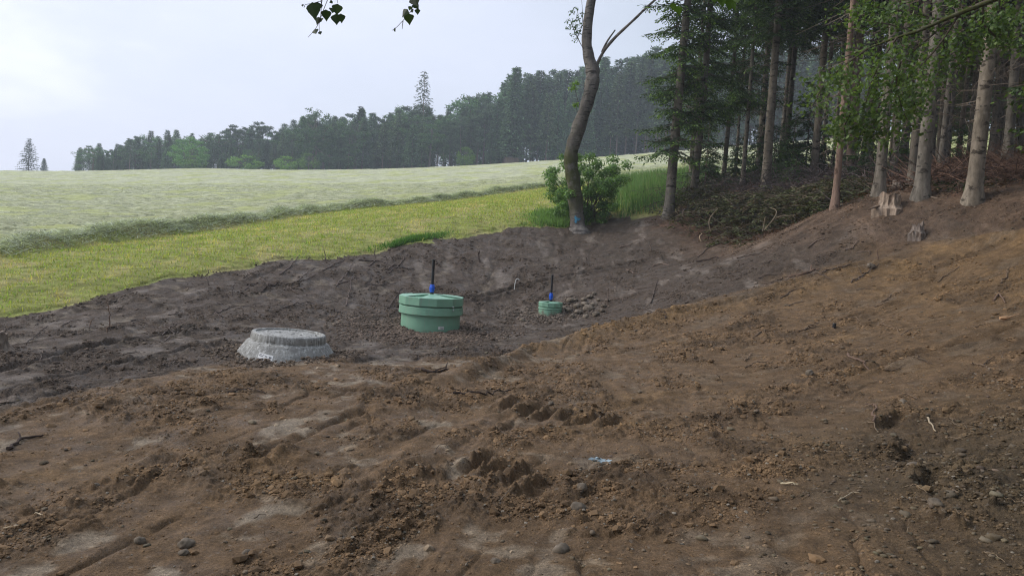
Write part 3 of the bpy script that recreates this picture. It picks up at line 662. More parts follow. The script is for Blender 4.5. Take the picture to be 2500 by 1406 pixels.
# ------------------------------------------------------------------ twigs and roots on the soil
def twig(pix, w, name, label, cat, group=None, lift=0, col=(.12, .085, .06), up=None, fork=0):
    pts = []
    for i, p in enumerate(pix):
        g = G(*p); pts.append([g[0], g[1], gz1(g[0], g[1]) + .012 + lift * i])
    if up is not None:     # standing twig: from the first pixel upwards to the others
        g0 = pts[0]; pts = [g0]
        for p in pix[1:]: q = P(p[0], p[1], g0[1] + .05); pts.append(list(q))
        pts[0][2] -= .04
    pts = np.array(pts, float); t = np.linspace(0, 1, len(pts)); T = np.linspace(0, 1, max(7, len(pts) * 4))
    Q = np.stack([np.interp(T, t, pts[:, k]) for k in range(3)], 1)
    ln = np.linalg.norm(pts[-1] - pts[0]); Q[1:-1] += rng.normal(size=(len(T) - 2, 3)) * min(.012, ln * .02)
    if up is None: Q[:, 2] = np.maximum(Q[:, 2], gz(Q[:, 0], Q[:, 1]) + .002 + .012 * np.sin(T * 3.1))
    r = w / 2 / FPX * pts[:, 1].mean(); base = Q[0].copy(); mb = MB(); add_tube(mb, Q - base, r * (1.1 - .6 * T), 6, col, wob=.25, seed=rng.random() * 9)
    for k in range(fork):
        i = rng.integers(2, len(Q) - 2); d = (Q[i + 1] - Q[i - 1]); d = d / (np.linalg.norm(d) + 1e-6); s = np.array([-d[1], d[0], .5]) * rng.choice([-1, 1]); e2 = Q[i] + (d + s * .9) * ln * .22
        add_tube(mb, np.array([Q[i], (Q[i] + e2) / 2 + [0, 0, .01], e2]) - base, [r * .6, r * .45, r * .25], 5, col)
    o = mb.build(name, WOODT); o.location = tuple(base); return tag(o, label, cat, group)
DK = (.055, .038, .03); RD = (.16, .105, .075); PL = (.36, .29, .20)
twig([(18,1098),(55,1075),(105,1066)], 9, 'fallen_branch', 'dark bent branch lying on the soil at the left edge', 'branch', col=DK, fork=2)
twig([(262,812),(268,780),(266,750),(255,735)], 3, 'twig', 'thin upright twig standing in the dark soil left of the concrete ring', 'twig', up=1, col=RD)
twig([(218,800),(222,785),(230,775)], 2.4, 'twig', 'short bent twig standing left of the thin upright twig', 'twig', up=1, col=RD)
twig([(633,717),(655,703),(680,697)], 5, 'root', 'dark curved root on the dark soil above the concrete ring', 'root', col=DK)
twig([(1250,730),(1255,700)], 2, 'twig', 'pale short twig beside the white stake', 'twig', up=1, col=PL) if False else None
twig([(1172,640),(1168,622),(1172,612)], 4, 'twig', 'dark forked twig standing behind the large green shaft', 'twig', up=1, col=DK, fork=1)
twig([(1625,785),(1600,762),(1572,757)], 3, 'twig', 'thin dark twig arched over the orange ridge', 'twig', col=DK)
twig([(1925,672),(1965,664),(2000,652)], 8, 'root', 'thick reddish root lying along the upper slope', 'root', col=RD, fork=1)
twig([(1700,640),(1765,628)], 5, 'root', 'dark root stub on the purple soil below the brush heap', 'root', col=DK)
twig([(2145,645),(2140,610),(2160,600)], 2.4, 'twig', 'thin leaning stalk standing on the upper right slope', 'twig', up=1, col=RD)
twig([(1660,1020+0),(1700,1003),(1770,1000)], 0.1, 'twig', 'x', 'x') if False else None
twig([(2070,870),(2100,895),(2125,905)], 6, 'root', 'reddish root poking diagonally out of the slope right of centre', 'root', col=RD)
twig([(2360,895),(2420,880),(2480,878)], 5, 'root', 'long brown root on the slope near the right edge', 'root', col=RD) if False else None
twig([(2265,1022),(2285,1050)], 5, 'stick', 'straight pale stick on the stony patch at lower right', 'stick', col=PL)
twig([(1905,1192),(1948,1194)], 5, 'stick', 'short bright straw coloured splinter in the lower right', 'stick', col=(.6, .5, .33), fork=1)
twig([(2045,1235),(2080,1218),(2100,1220)], 3.4, 'stick', 'thin pale stick right of the bright splinter', 'stick', col=PL)
twig([(8,1312),(44,1314)], 4, 'stick', 'short straw coloured stick at the lower left edge', 'stick', col=(.5, .4, .27), fork=1)
twig([(85,1276),(104,1292)], 3.5, 'stick', 'thin straw coloured stick above the lower left stick', 'stick', col=(.5, .4, .27))
twig([(2425,730),(2440,715),(2455,735)], 5, 'root', 'looped pale root sticking out of the slope at right', 'root', col=RD, fork=1)
twig([(1105,972),(1180,974),(1215,965),(1250,955)], 5, 'root', 'long dark root lying in front of the cleat marks', 'root', col=DK)
twig([(555,945+20),(600,955),(650,962)], 4, 'root', 'dark root in the hollow left of the smeared clay', 'root', col=DK)
twig([(1015,905),(1060,912),(1125,905)], 7, 'root', 'flattened dark root bundle in the hollow in front of the green shaft', 'root', col=DK, fork=2)
twig([(2130,1045+0),(2140,1000),(2120,985)], 5, 'root', 'knotted grey root above the stony patch at right', 'root', col=RD, fork=1)
# thinner roots combed out over the soil, alike within their area
def many(n_, xr, yr, w, ln, col, label, group, ang, upf=.0):
    for k in range(n_):
        for _ in range(20):
            px = rng.uniform(*xr); py = rng.uniform(*yr); g = G(px, py); dv, _h = regions(np.array([g[0]]), np.array([g[1]]))
            if dv[0] < -.3 and g[1] < yc(G_F, g[0]) and math.hypot(g[0] - TANK[1], g[1] - TANK[2]) > .9 and math.hypot(g[0] - CONE_AT[0], g[1] - CONE_AT[1]) > .9: break
        l = ln * rng.uniform(.5, 1.3); a = ang + rng.normal() * .35
        if rng.random() < upf: twig([(px, py), (px + rng.normal() * 4, py - l * .35), (px + rng.normal() * 8, py - l * .6)], w * .8, 'twig', label, 'twig', group, up=1, col=np.array(col) * rng.uniform(.6, 1.3), fork=int(rng.random() < .4))
        else: twig([(px, py), (px + l * .5 * math.cos(a) + rng.normal() * 3, py - l * .5 * math.sin(a) + rng.normal() * 4), (px + l * math.cos(a), py - l * math.sin(a))], w * rng.uniform(.7, 1.2), 'twig', label, 'twig', group, col=np.array(col) * rng.uniform(.6, 1.3), fork=int(rng.random() < .35))
many(30, (430, 950), (610, 780), 3, 60, (.12, .09, .075), 'thin root or twig combed over the dark soil between the grass edge and the shafts', 'roots on the dark soil by the grass edge', .35, .15)
many(16, (30, 480), (760, 1000), 3, 60, (.11, .085, .07), 'thin root lying on the dark soil left of the concrete ring', 'roots left of the concrete ring', .4, .1)
many(26, (1450, 2100), (600, 760), 3, 60, (.15, .11, .085), 'thin root drawn out along the purple brown slope below the brush heap', 'roots along the slope below the brush heap', .3, .1)
many(26, (1750, 2480), (680, 1000), 3.2, 55, (.15, .105, .07), 'thin root on the orange brown slope at right', 'roots on the orange brown slope', .35, .1)
many(22, (1900, 2490), (1000, 1390), 3.2, 60, (.19, .14, .09), 'fine root tangled in the dark stony soil at the lower right', 'fine roots at the lower right', .1, .1)
many(14, (100, 1500), (950, 1390), 3, 45, (.17, .13, .09), 'fine root in the brown foreground soil', 'fine roots in the foreground', .3, .1)
# ------------------------------------------------------------------ grass, hay
def verge():
    n_ = 210000; x = rng.uniform(-22, 7, n_); y = 8 + 46 * rng.random(n_) ** 1.5
    dv, hv = regions(x, y); k = (dv > -.04) & (hv < .2) & (np.abs(x) < y * .74 + 1) & (x < 6.3 + .3 * (y - 26)); x, y, dv = x[k], y[k], dv[k]; z = gz(x, y)
    n_ = len(x); n1 = fbm(x / 1.3, y / 1.3, 3, 80)[:, None]; tuft = sst(.2, .7, fbm(x / .3, y / .3, 2, 81)); long = (dv < .25) & (rng.random(n_) < .3)
    h = .035 + .045 * rng.random(n_) + .05 * tuft + .10 * long * rng.random(n_); w = .008 + .00075 * y
    c = np.array([.42, .44, .11]) + (np.array([.60, .52, .22]) - np.array([.42, .44, .11])) * sst(-.1, .6, n1) ; c = c * (.55 + .75 * rng.random((n_, 1))); g_ = rng.random(n_) < .3; c[g_] *= np.array([.65, .95, .7])
    mb = MB(); blades(mb, x, y, z - .01, h, w, c, lean=.9); tag(mb.build('mown_grass_blades', BLADE), kind='stuff')
verge()
def hay():
    n_ = 260000; y = 12 + 70 * rng.random(n_) ** 1.5; x = (rng.random(n_) * 1.5 - .76) * y
    dv, hv = regions(x, y); pt = fbm(x / 4.5, y / 3.2, 3, 90)
    k = (hv > .1) & (dv > .2) & (rng.random(n_) < 1.02 - .9 * sst(.12, .4, pt)); x, y = x[k], y[k]; z = gz(x, y); n_ = len(x)
    c = np.array([.61, .62, .40]) * (.4 + .85 * rng.random((n_, 1))); gr = rng.random(n_) < .25; c[gr] = np.array([.24, .29, .17]) * (.7 + .6 * rng.random((gr.sum(), 1)))
    mb = MB(); blades(mb, x, y, z + .01, .20 + .30 * rng.random(n_), .008 + .0010 * y, c, lean=.3, flat=1.25); tag(mb.build('mown_hay', HAYB), kind='stuff')
    # the swath raked up along the edge
    seg = G_W; d = np.concatenate([[0], np.cumsum(np.linalg.norm(np.diff(seg, axis=0), axis=1))]); i0 = 2; 
    n_ = 90000; s = d[1] + (d[-2] - d[1]) * rng.random(n_); X = np.interp(s, d, seg[:, 0]); Y = np.interp(s, d, seg[:, 1]); k = (Y > 9) & (X < 14); X, Y = X[k], Y[k]; n_ = len(X)
    X = X + rng.normal(0, .28, n_); Y = Y + rng.normal(0, .28, n_); Z = gz(X, Y)
    c = np.array([.58, .62, .50]) * (.35 + 1.0 * rng.random((n_, 1)))
    mb = MB(); blades(mb, X, Y, Z + .02 + .06 * rng.random(n_), .12 + .25 * rng.random(n_), .008 + .0005 * Y, c, lean=.8, flat=.75); tag(mb.build('hay_windrow', HAYB), kind='stuff')
hay()
def tall():
    mb = MB(); n_ = 15000; x = rng.uniform(3.0, 9.5, n_); y = rng.uniform(25.2, 37, n_); dv, hv = regions(x, y)
    k = (y > 25.0 + .25 * np.sin(x * 3)) & (x < 5.3 + .35 * (y - 25)) & (x > 3.3 + .06 * (y - 25)) & (hv < 0); x, y = x[k], y[k]; n_ = len(x)
    z = hbase(x, y); h = (.45 + .4 * rng.random(n_)) * sst(3.0, 4.4, x + .3 * fbm(x, y, 2, 95)) + .12
    c = np.array([.13, .235, .075]) * (.6 + .8 * rng.random((n_, 1))); tip = rng.random(n_) < .12; c[tip] = np.array([.25, .27, .13])
    blades(mb, x, y, z, h, .018 + .01 * rng.random(n_), c, lean=.5); tag(mb.build('tall_grass', BLADE), kind='stuff')
    mb = MB(); n_ = 9000; x = rng.uniform(-.2, 2.6, n_); y = rng.uniform(23.2, 26.5, n_); dv, hv = regions(x, y); k = (dv > -.15); x, y = x[k], y[k]; n_ = len(x)
    k2 = rng.random(n_) < sst(-.3, 1.0, x + .5 * fbm(x * 2, y * 2, 2, 97)); x, y = x[k2], y[k2]; n_ = len(x); h = .06 + .36 * rng.random(n_) * sst(-.1, 1.2, x + .5 * fbm(x * 3, y * 3, 2, 98)) ; c = np.array([.16, .28, .07]) * (.6 + .8 * rng.random((n_, 1))); blades(mb, x, y, hbase(x, y), h, np.full(n_, .02), c, lean=.6)
    n_ = 2500; x = rng.normal(-3.1 + .35, .35, n_); y = yc(G_E, x) + rng.random(n_) * .5 - .05; blades(mb, x, y, hbase(x, y), .08 + .14 * rng.random(n_), np.full(n_, .018), np.array([.10, .22, .045]) * (.6 + .8 * rng.random((n_, 1))), lean=.8)
    tag(mb.build('lush_grass', BLADE), kind='stuff')
tall()
# ------------------------------------------------------------------ conifers near
def perp(d): 
    u = np.cross(d, [0, 0, 1.0]); return nrm(u)
def sprays(mb, base, dirs, lens, sp, cl, cw, cin, ctip, mi=0):
    """needle twigs: flat fans of small needle cards along each twig"""
    base = np.asarray(base); dirs = nrm(np.asarray(dirs)); lens = np.asarray(lens); n_ = np.maximum(2, (lens / sp).astype(int)); tot = n_.sum()
    idx = np.repeat(np.arange(len(base)), n_); k = np.arange(tot) - np.repeat(np.cumsum(n_) - n_, n_); t = (k + .5) / n_[idx]
    d = dirs[idx]; side = perp(d); sg = np.where(k % 2 == 0, 1, -1)[:, None]
    droop = np.zeros((tot, 3)); droop[:, 2] = -.5 * t
    c = base[idx] + d * (t * lens[idx])[:, None]; c[:, 2] -= .22 * lens[idx] * t ** 2
    dd = nrm(d * .75 + side * sg * .75 + droop + rng.normal(size=(tot, 3)) * .22)
    nn = nrm(np.array([0, 0, 1.0]) + rng.normal(size=(tot, 3)) * .45)
    f = (t ** 2 * rng.random(tot))[:, None]; col = np.array(cin) * (1 - f) + np.array(ctip) * f; col = col * (.7 + .6 * rng.random((tot, 1)))
    cards(mb, c, dd, nn, cl * (1.15 - .5 * t) * (.8 + .4 * rng.random(tot)), cw, col, mi)
def conifer(seed, H, zb, Lm, dead=True, zfine=9.5, cin=(.042, .076, .028), ctip=(.15, .26, .05), lowfan=1.0, dens=1.0, top=.0):
    global rng; keep = rng; rng = np.random.default_rng(seed)
    cr = MB(); wood = (.11, .085, .065); z = zb; B_, D_, Ls = [], [], []; B2, D2, L2 = [], [], []
    while z < H * .985:
        f = (H - z) / (H - zb); prof = min(1, .12 + 1.25 * f) if f < .7 else 1.0 - .25 * (f - .7) / .3 * (1 - lowfan)
        nb = 6 if z < zfine else 5
        a0 = rng.random() * 6.28
        for b in range(nb):
            if rng.random() > dens: continue
            L_ = Lm * prof * rng.uniform(.55, 1.12); a = a0 + b * 6.283 / nb + rng.normal() * .25; zz = z + rng.normal() * .1
            T = np.linspace(0, 1, 6); ax = np.stack([np.cos(a) * L_ * T, np.sin(a) * L_ * T, zz + L_ * (-.42 * T + .22 * T * T)], 1)
            if f < .3: ax[:, 2] += L_ * T * .5
            if z < zfine + 2: add_tube(cr, ax, np.linspace(.018, .004, 6), 3, wood, 1, cap=False)
            dr = np.array([math.cos(a), math.sin(a), 0]); sd = np.array([-math.sin(a), math.cos(a), 0])
            st_ = .10 if z < zfine else .24
            for t in np.arange(.14, 1.0, st_ / L_):
                p = np.array([np.interp(t, T, ax[:, q]) for q in range(3)])
                for sg in (-1, 1):
                    l = (.50 * L_ * (1 - t) ** .8 + .14) * rng.uniform(.6, 1.1); d = dr * .55 + sd * sg + np.array([0, 0, -.38 + rng.normal() * .15])
                    (B_ if z < zfine else B2).append(p); (D_ if z < zfine else D2).append(d); (Ls if z < zfine else L2).append(l)
            (B_ if z < zfine else B2).append(ax[-1]); (D_ if z < zfine else D2).append(dr + [0, 0, .0]); (Ls if z < zfine else L2).append(.2)
        z += .40 if z < zfine else .55
    if B_: sprays(cr, B_, D_, Ls, .042, .135, .050, cin, ctip)
    if B2: sprays(cr, B2, D2, L2, .13, .36, .17, cin, ctip)
    if dead:
        z = 1.2
        while z < max(zb + 1.5, 2):
            a = rng.random() * 6.28; L_ = rng.uniform(.25, 1.3) * min(1, .4 + z / 6); T = np.linspace(0, 1, 4); dz = rng.uniform(-.5, .1)
            ax = np.stack([np.cos(a) * L_ * T, np.sin(a) * L_ * T, z + L_ * dz * T], 1); add_tube(cr, ax, np.linspace(.009, .003, 4), 3, (.21, .165, .125), 1, cap=False)
            for q in range(int(L_ * 4)):
                t = rng.uniform(.3, 1); p = np.array([np.interp(t, T, ax[:, s]) for s in range(3)]); d = rng.normal(size=3) * .22; d[2] = -abs(d[2])
                add_tube(cr, [p, p + d * .6, p + d], [.004, .003, .002], 3, (.19, .15, .115), 1, cap=False)
            z += .09
    rng = keep; return cr
def trunk(seed, H, r, lean=.0, flare=1.55, ns=14, bend=.12):
    g = np.random.default_rng(seed); T = np.linspace(0, 1, 46) ** 1.25; z = -.4 + (H + .4) * T
    x = bend * np.sin(T * 5 + g.random() * 6) * T + lean * np.maximum(z, 0); y = bend * np.sin(T * 4 + g.random() * 6) * T
    rad = r * (1 - .86 * T) * (1 + (flare - 1) * np.exp(-np.maximum(z, 0) / .22))
    mb = MB(); add_tube(mb, np.stack([x, y, z], 1), rad, ns, wob=.07, seed=seed); 
    for k in range(36):   # knots and stubs of snapped branches
        zz = .8 + (H * .5) * g.random(); i = np.interp(zz, z, np.arange(46)); q = np.array([np.interp(i, np.arange(46), s) for s in (x, y)]); rr = np.interp(i, np.arange(46), rad); a = g.random() * 6.28; d = np.array([math.cos(a), math.sin(a), 0]); p = np.array([q[0], q[1], zz]) + d * rr * .9
        l = g.uniform(.02, .10); add_tube(mb, [p, p + d * l + [0, 0, -.2 * l]], [.016, .010], 5, wob=.2)
    return mb
HN = 17.0
kinds = {}
def proto(kind, cm, tk):
    e = empty('spruce', (0, 0, 0)); t = tk.build('trunk', BARK_S, e, smooth=True); c = cm.build('crown', [NEEDLE, WOODT], e); kinds[kind] = [e, 0]
proto('low', conifer(1, HN, 2.1, 1.15, zfine=10.5, ctip=(.22, .36, .06), dens=.72), trunk(1, HN, .13))
proto('low2', conifer(2, HN, 3.1, 1.35, zfine=11, ctip=(.18, .30, .055), dens=.6), trunk(2, HN, .13))
proto('mid', conifer(3, HN + 1, 5.2, 1.5, zfine=9.5), trunk(3, HN + 1, .16))
proto('mid2', conifer(4, HN, 6.3, 1.7, zfine=10), trunk(4, HN, .16))
proto('high', conifer(5, HN + 2, 7.6, 1.8, zfine=11, cin=(.035, .05, .025)), trunk(5, HN + 2, .17))
proto('edge', conifer(8, 15, 1.75, 1.6, zfine=7, ctip=(.20, .34, .05)), trunk(8, 15, .16))
TREES = []
def spruce(kind, x, y, r, label, group=None, rz=None, mat_=None, cs=1.0, name=None, hs=1.0, lean=0):
    e0, n_ = kinds[kind]
    e = e0 if n_ == 0 else copy_tree(e0); kinds[kind][1] += 1
    e.location = (x, y, float(hbase([x], [y])[0])); e.rotation_euler = (rng.normal() * .008, lean + rng.normal() * .008, rng.random() * 6.28 if rz is None else rz)
    r0 = {'low': .13, 'low2': .13, 'mid': .16, 'mid2': .16, 'high': .17, 'edge': .16}[kind]
    for ch in e.children:
        ch.scale = (r / r0, r / r0, hs) if ch.name.startswith('trunk') else (cs, cs, hs)
        if ch.name.startswith('trunk'): ch.material_slots[0].link = 'OBJECT'; ch.material_slots[0].material = mat_ or BARK_S
    if name: e.name = name
    tag(e, label, 'tree', group); 
    if not group and 'group' in e.keys(): del e['group']
    TREES.append((x, y)); return e
def at_base(px, py, Y=None):
    if Y is None: g = G(px, py); return g[0], g[1]
    q = P(px, py, Y); return q[0], Y
def rad(w, Y): return w / 2 / FPX * Y
FRONT = [
 ('low', 1632, 532, None, 25, 'pale grey spruce at the left corner of the wood beside the tall grass', None, None),
 ('low2', 1690, 505, 24.5, 20, 'pale leaning spruce trunk just right of the corner spruce, foot in the brush heap', None, None),
 ('low', 1684, 462, 29, 13, 'thin pale spruce trunk directly behind the leaning one by the brush heap', None, None),
 ('low2', 1765, 445, 29, 12, 'thin spruce with drooping dark branches behind the left half of the brush heap', None, None),
 ('low2', 1812, 452, 28, 11, 'very thin spruce trunk behind the middle of the brush heap', None, None),
 ('mid', 1868, 474, 25.5, 23, 'olive tinged spruce trunk rising behind the right half of the brush heap', None, None),
 ('mid2', 1851, 425, 30, 17, 'pale trunk close behind the left side of the olive tinged spruce', None, None),
 ('mid', 1912, 438, 30, 15, 'slim spruce trunk with a light foot, right of the olive tinged spruce', None, None),
 ('mid', 1985, 440, 27, 20, 'grey spruce trunk between the slim spruce and the pinkish pole tree', None, None),
 ('mid2', 2006, 405, 33, 12, 'thin trunk seen against the bright field just right of the grey spruce', None, None),
 ('high', 2038, 508, None, 17, 'slender pinkish pole-like tree on the crest of the bare slope', None, BARK_P),
 ('high', 2075, 420, 25.5, 25, 'thick reddish brown trunk right behind the slender pinkish tree', None, BARK_P),
 ('mid2', 2112, 400, 29, 23, 'smooth bluish grey trunk right of the thick reddish one', None, None),
 ('high', 2145, 474, None, 26, 'beige trunk standing above the tall split stump', None, None),
 ('mid', 2205, 395, 27, 20, 'dark trunk in the gap left of the knotty pale spruce', None, None),
 ('high', 2248, 484, None, 33, 'thick pale knotty trunk with dark branch scars on the slope edge', None, None),
 ('high', 2375, 494, None, 36, 'thickest dark barked spruce with flared foot at the right of the slope', None, None),
 ('mid', 2422, 385, 24, 17, 'light narrow trunk just right behind the thickest spruce', None, None),
 ('mid2', 2300, 372, 28, 16, 'brown trunk between the knotty pale spruce and the thickest spruce', None, None),
]
for kd, px, py, Y, w, lb, gp, mt in FRONT:
    x, y = at_base(px, py, Y); spruce(kd, x, y, rad(w, y), lb, gp, mat_=mt, lean=.02 if px < 1700 else .0)
cnt = 0; tries = 0
while cnt < 80 and tries < 20000:
    tries += 1; y = rng.uniform(17, 48); tn = rng.uniform(.27, .90); x = tn * y
    if y < yc(G_F, x) + 2.2: continue
    lo = 23 + .0 * x
    if tn < .46 and (y > 35 or rng.random() < .6): continue
    if tn < .36 and rng.random() < .5: continue
    if y > 26 + 26 * (tn - .2) + 4: continue
    if min((x - a) ** 2 + (y - b) ** 2 for a, b in TREES) < 1.25 ** 2: continue
    spruce(['mid', 'mid2', 'high', 'mid'][cnt % 4] if tn > .4 else ('low2' if cnt % 2 else 'mid2'), x, y, rng.uniform(.06, .12), 'slender spruce trunk in the dark depth of the wood behind the front row', 'spruces deep in the wood', cs=rng.uniform(.8, 1.1), hs=rng.uniform(.85, 1.05)); cnt += 1
k_ = 0
while k_ < 34:
    y = rng.uniform(26, 52); tn = rng.uniform(.50, .92); x = tn * y
    if min((x - a) ** 2 + (y - b) ** 2 for a, b in TREES) < 1.3 ** 2: continue
    spruce('low2' if k_ % 2 else 'low', x, y, rng.uniform(.08, .15), 'spruce with low dark branches closing the back of the wood at right', 'low branched spruces closing the wood', cs=1.5); k_ += 1
# spruces beside and behind the viewer: one reaches into the right edge, the others shade the slope
spruce('edge', 8.75, 11.6, .2, 'spruce at the right edge whose bright tipped branches droop into view', None)
for x, y in ((12, 8), (11.5, 3), (8.5, -1.5), (14, 13), (5.5, -6), (12, -5), (1.5, -9), (15, 1), (-5, -11), (13.5, 17), (-1.5, -6), (-5, -5.5), (-8.5, -8), (3, -5), (8, -8), (-3, -14), (4, -13), (-11, -4), (-9, -13), (10, -11), (16, -3), (0, -18)):
    spruce('mid', x, y, .17, 'spruce of the wood standing beside and behind the viewer', 'spruces around the viewer', cs=1.5)
# young growth under the trees
def sapling(seed, h, w, col, ctip):
    return conifer(seed, h, .15, w, dead=False, zfine=99, cin=col, ctip=ctip)
sp = [sapling(31, 1.7, .75, (.05, .10, .03), (.16, .30, .05)), sapling(32, 2.6, 1.0, (.04, .075, .03), (.12, .22, .045))]
se = []
for i, m_ in enumerate(sp):
    e = empty('young_spruce', (0, 0, 0)); m_.build('crown', [NEEDLE, WOODT], e); tk = MB(); add_tube(tk, [[0, 0, -.2], [0, 0, 1.6 + i * .9]], [.03, .008], 6); tk.build('trunk', BARK_S, e); se.append([e, 0])
for i, (px, py, Y, s, lb) in enumerate([(1965, 430, 29, 1.3, 'yellowish green young spruce hanging over the bright field gap, right of the slim trunk'), (1720, 465, 27.5, 1.0, 'dark young spruce right behind the leaning trunk at the brush heap'), (1790, 455, 30, .9, 'young spruce between the two thin trunks behind the brush heap'),
        (1845, 460, 28.5, .8, 'low young spruce at the foot of the olive tinged spruce'), (2090, 440, 23.5, .8, 'dark young spruce at the foot of the thick reddish trunk'), (2125, 440, 22.5, .7, 'low dark young spruce left of the beige trunk'), (2190, 420, 24, .7, 'dark young spruce behind the two low stumps'), (1930, 450, 27, .8, 'dark young spruce between the slim trunk and the yellowish young spruce'), (2340, 400, 26, .7, 'small dark young spruce behind and left of the thickest spruce')]):
    q = P(px, py, Y); s0 = se[i % 2 if i else 1]; e = s0[0] if s0[1] == 0 else copy_tree(s0[0]); s0[1] += 1
    e.location = (q[0], Y, float(hbase([q[0]], [Y])[0])); e.scale = (s, s, s); e.rotation_euler = (0, 0, rng.random() * 6); tag(e, lb, 'young tree')
for k in range(16):
    px = rng.uniform(1680, 2130); Y = rng.uniform(26, 33); q = P(px, 450, Y); s0 = se[k % 2]; e = copy_tree(s0[0]); s_ = rng.uniform(.5, .95)
    e.location = (q[0], Y, float(hbase([q[0]], [Y])[0])); e.scale = (s_, s_, s_ * .9); e.rotation_euler = (0, 0, rng.random() * 6); tag(e, 'small young spruce in the undergrowth behind the brush heap', 'young tree', 'young spruces in the undergrowth')
# ------------------------------------------------------------------ broadleaf foliage
def leafcloud(mb, cs, rs, n_per, ll, lw, c0, c1, down=.25, mi=0):
    for (c, r) in zip(cs, rs):
        n_ = max(3, int(n_per * (r / np.mean(rs)) ** 2)); v = nrm(rng.normal(size=(n_, 3))); p = np.array(c) + v * (r * rng.random((n_, 1)) ** .45) * np.array([1, 1, .75])
        nn = nrm(v * .6 + [0, 0, .8] + rng.normal(size=(n_, 3)) * .45); d = nrm(np.cross(nn, rng.normal(size=(n_, 3)))); d[:, 2] -= down
        f = rng.random((n_, 1)); cards(mb, p, d, nn, ll * (.7 + .6 * rng.random(n_)), lw * (.7 + .6 * rng.random(n_)), (np.array(c0) * (1 - f) + np.array(c1) * f) * (.75 + .5 * rng.random((n_, 1))), mi)
# cherry
YB = 24.2
tp = [(1413, 590), (1412, 572), (1411, 555), (1407, 510), (1402, 450), (1394, 405), (1394, 372), (1405, 335), (1420, 290), (1437, 240), (1446, 200), (1447, 175), (1436, 140), (1432, 100), (1436, 50), (1444, 0), (1452, -60), (1450, -140), (1458, -220)]
tw = [58, 52, 40, 36, 35, 38, 34, 36, 33, 33, 37, 35, 28, 26, 25, 24, 22, 17, 10]
pts = np.array([P(a, b, YB) for a, b in tp]); base = np.array([pts[1][0], YB, float(hbase([pts[1][0]], [YB])[0])])
ch = empty('cherry_tree', base, 0, 'crooked old tree with mossy grey trunk and blue paint mark beside the shrub', 'tree')
T = np.linspace(0, 1, len(pts)); TT = np.linspace(0, 1, 150)
def cr_interp(T, P_, TT):
    out = []
    for k in range(P_.shape[1]):
        out.append(np.interp(TT, T, P_[:, k]))
    o = np.stack(out, 1); 
    for _ in range(8): o[1:-1] = (o[:-2] + 2 * o[1:-1] + o[2:]) / 4
    return o
Q = cr_interp(T, pts - base, TT); W_ = cr_interp(T, np.array(tw, float)[:, None], TT)[:, 0] / 2 / FPX * YB * .92
W_ *= 1 + .09 * pn(TT * 26, TT * 0, 5) + .25 * np.exp(-np.maximum(Q[:, 2], 0) / .12); Q[:, 1] += .1 * np.sin(TT * 9)
mb = MB(); add_tube(mb, Q, W_, 36, wob=.09, seed=3); mb.build('trunk', BARK_C, ch, smooth=True)
lm = np.array([P(a, b, YB + c) - base for a, b, c in [(1449, 190, 0), (1456, 160, -.1), (1475, 122, -.2), (1505, 88, -.3), (1545, 52, -.4), (1575, 22, -.5), (1606, -5, -.6), (1660, -60, -.8), (1720, -130, -1)]])
mb = MB(); LQ = cr_interp(np.linspace(0, 1, 9), lm, np.linspace(0, 1, 50)); add_tube(mb, LQ, np.linspace(.060, .022, 50) * (1 + .12 * pn(np.linspace(0, 1, 50) * 14, np.zeros(50), 2)), 10, wob=.15); 
sb = np.array([P(a, b, YB - .15) - base for a, b in [(1470, 128), (1476, 112), (1490, 90), (1502, 74)]]); add_tube(mb, cr_interp(np.linspace(0, 1, 4), sb, np.linspace(0, 1, 14)), np.linspace(.035, .022, 14), 8, wob=.15); mb.build('limb', BARK_C, ch, smooth=True)
def sprig(twigs, leaves, r, n_, ll, lw, c0, c1, dn):
    mb = MB()
    for pl in twigs: add_tube(mb, cr_interp(np.linspace(0, 1, len(pl)), np.array([P(a, b, YB - .1) - base for a, b in pl]), np.linspace(0, 1, 12)), np.linspace(.014, .005, 12), 5, (.1, .08, .07), 1)
    cs = [P(a, b, YB - .1) - base for a, b in leaves]; leafcloud(mb, cs, [r] * len(cs), n_, ll, lw, c0, c1, dn); mb.build('leaf_sprig', [LEAF, WOODT], ch)
sprig([[(1425, 120), (1408, 95), (1402, 60), (1412, 20)], [(1408, 95), (1425, 60), (1420, 0)], [(1432, 130), (1412, 100), (1395, 60)], [(1404, 80), (1390, 45)]], [(1396, 30), (1410, 45), (1390, 50), (1400, 65), (1416, 60), (1412, 78), (1398, 85), (1406, 98), (1418, 35), (1388, 68), (1404, 22), (1402, 50), (1408, 70)], .115, 17, .085, .045, (.055, .11, .05), (.10, .19, .06), .5)
sprig([[(1420, 270), (1408, 240), (1402, 205)]], [(1400, 205), (1395, 215), (1408, 202), (1402, 214)], .11, 28, .08, .05, (.14, .26, .04), (.22, .34, .06), .3)
sprig([[(1415, 300), (1410, 280), (1406, 256)]], [(1408, 255), (1403, 258)], .08, 22, .08, .05, (.14, .26, .04), (.22, .34, .06), .3)
mb = MB(); cs, rs = [], []
for k in range(80):
    v = nrm(rng.normal(size=3)); cs.append(np.array([.6, 0, 9.6]) + v * np.array([2.6, 2.6, 1.7]) * rng.random() ** .4); rs.append(.5)
for k in range(8):
    q = LQ[-1] + rng.normal(size=3) * .5 + [0.1, 0, .6]; cs.append(q); rs.append(.35)
leafcloud(mb, cs, rs, 45, .09, .05, (.05, .10, .04), (.09, .17, .05), .4)
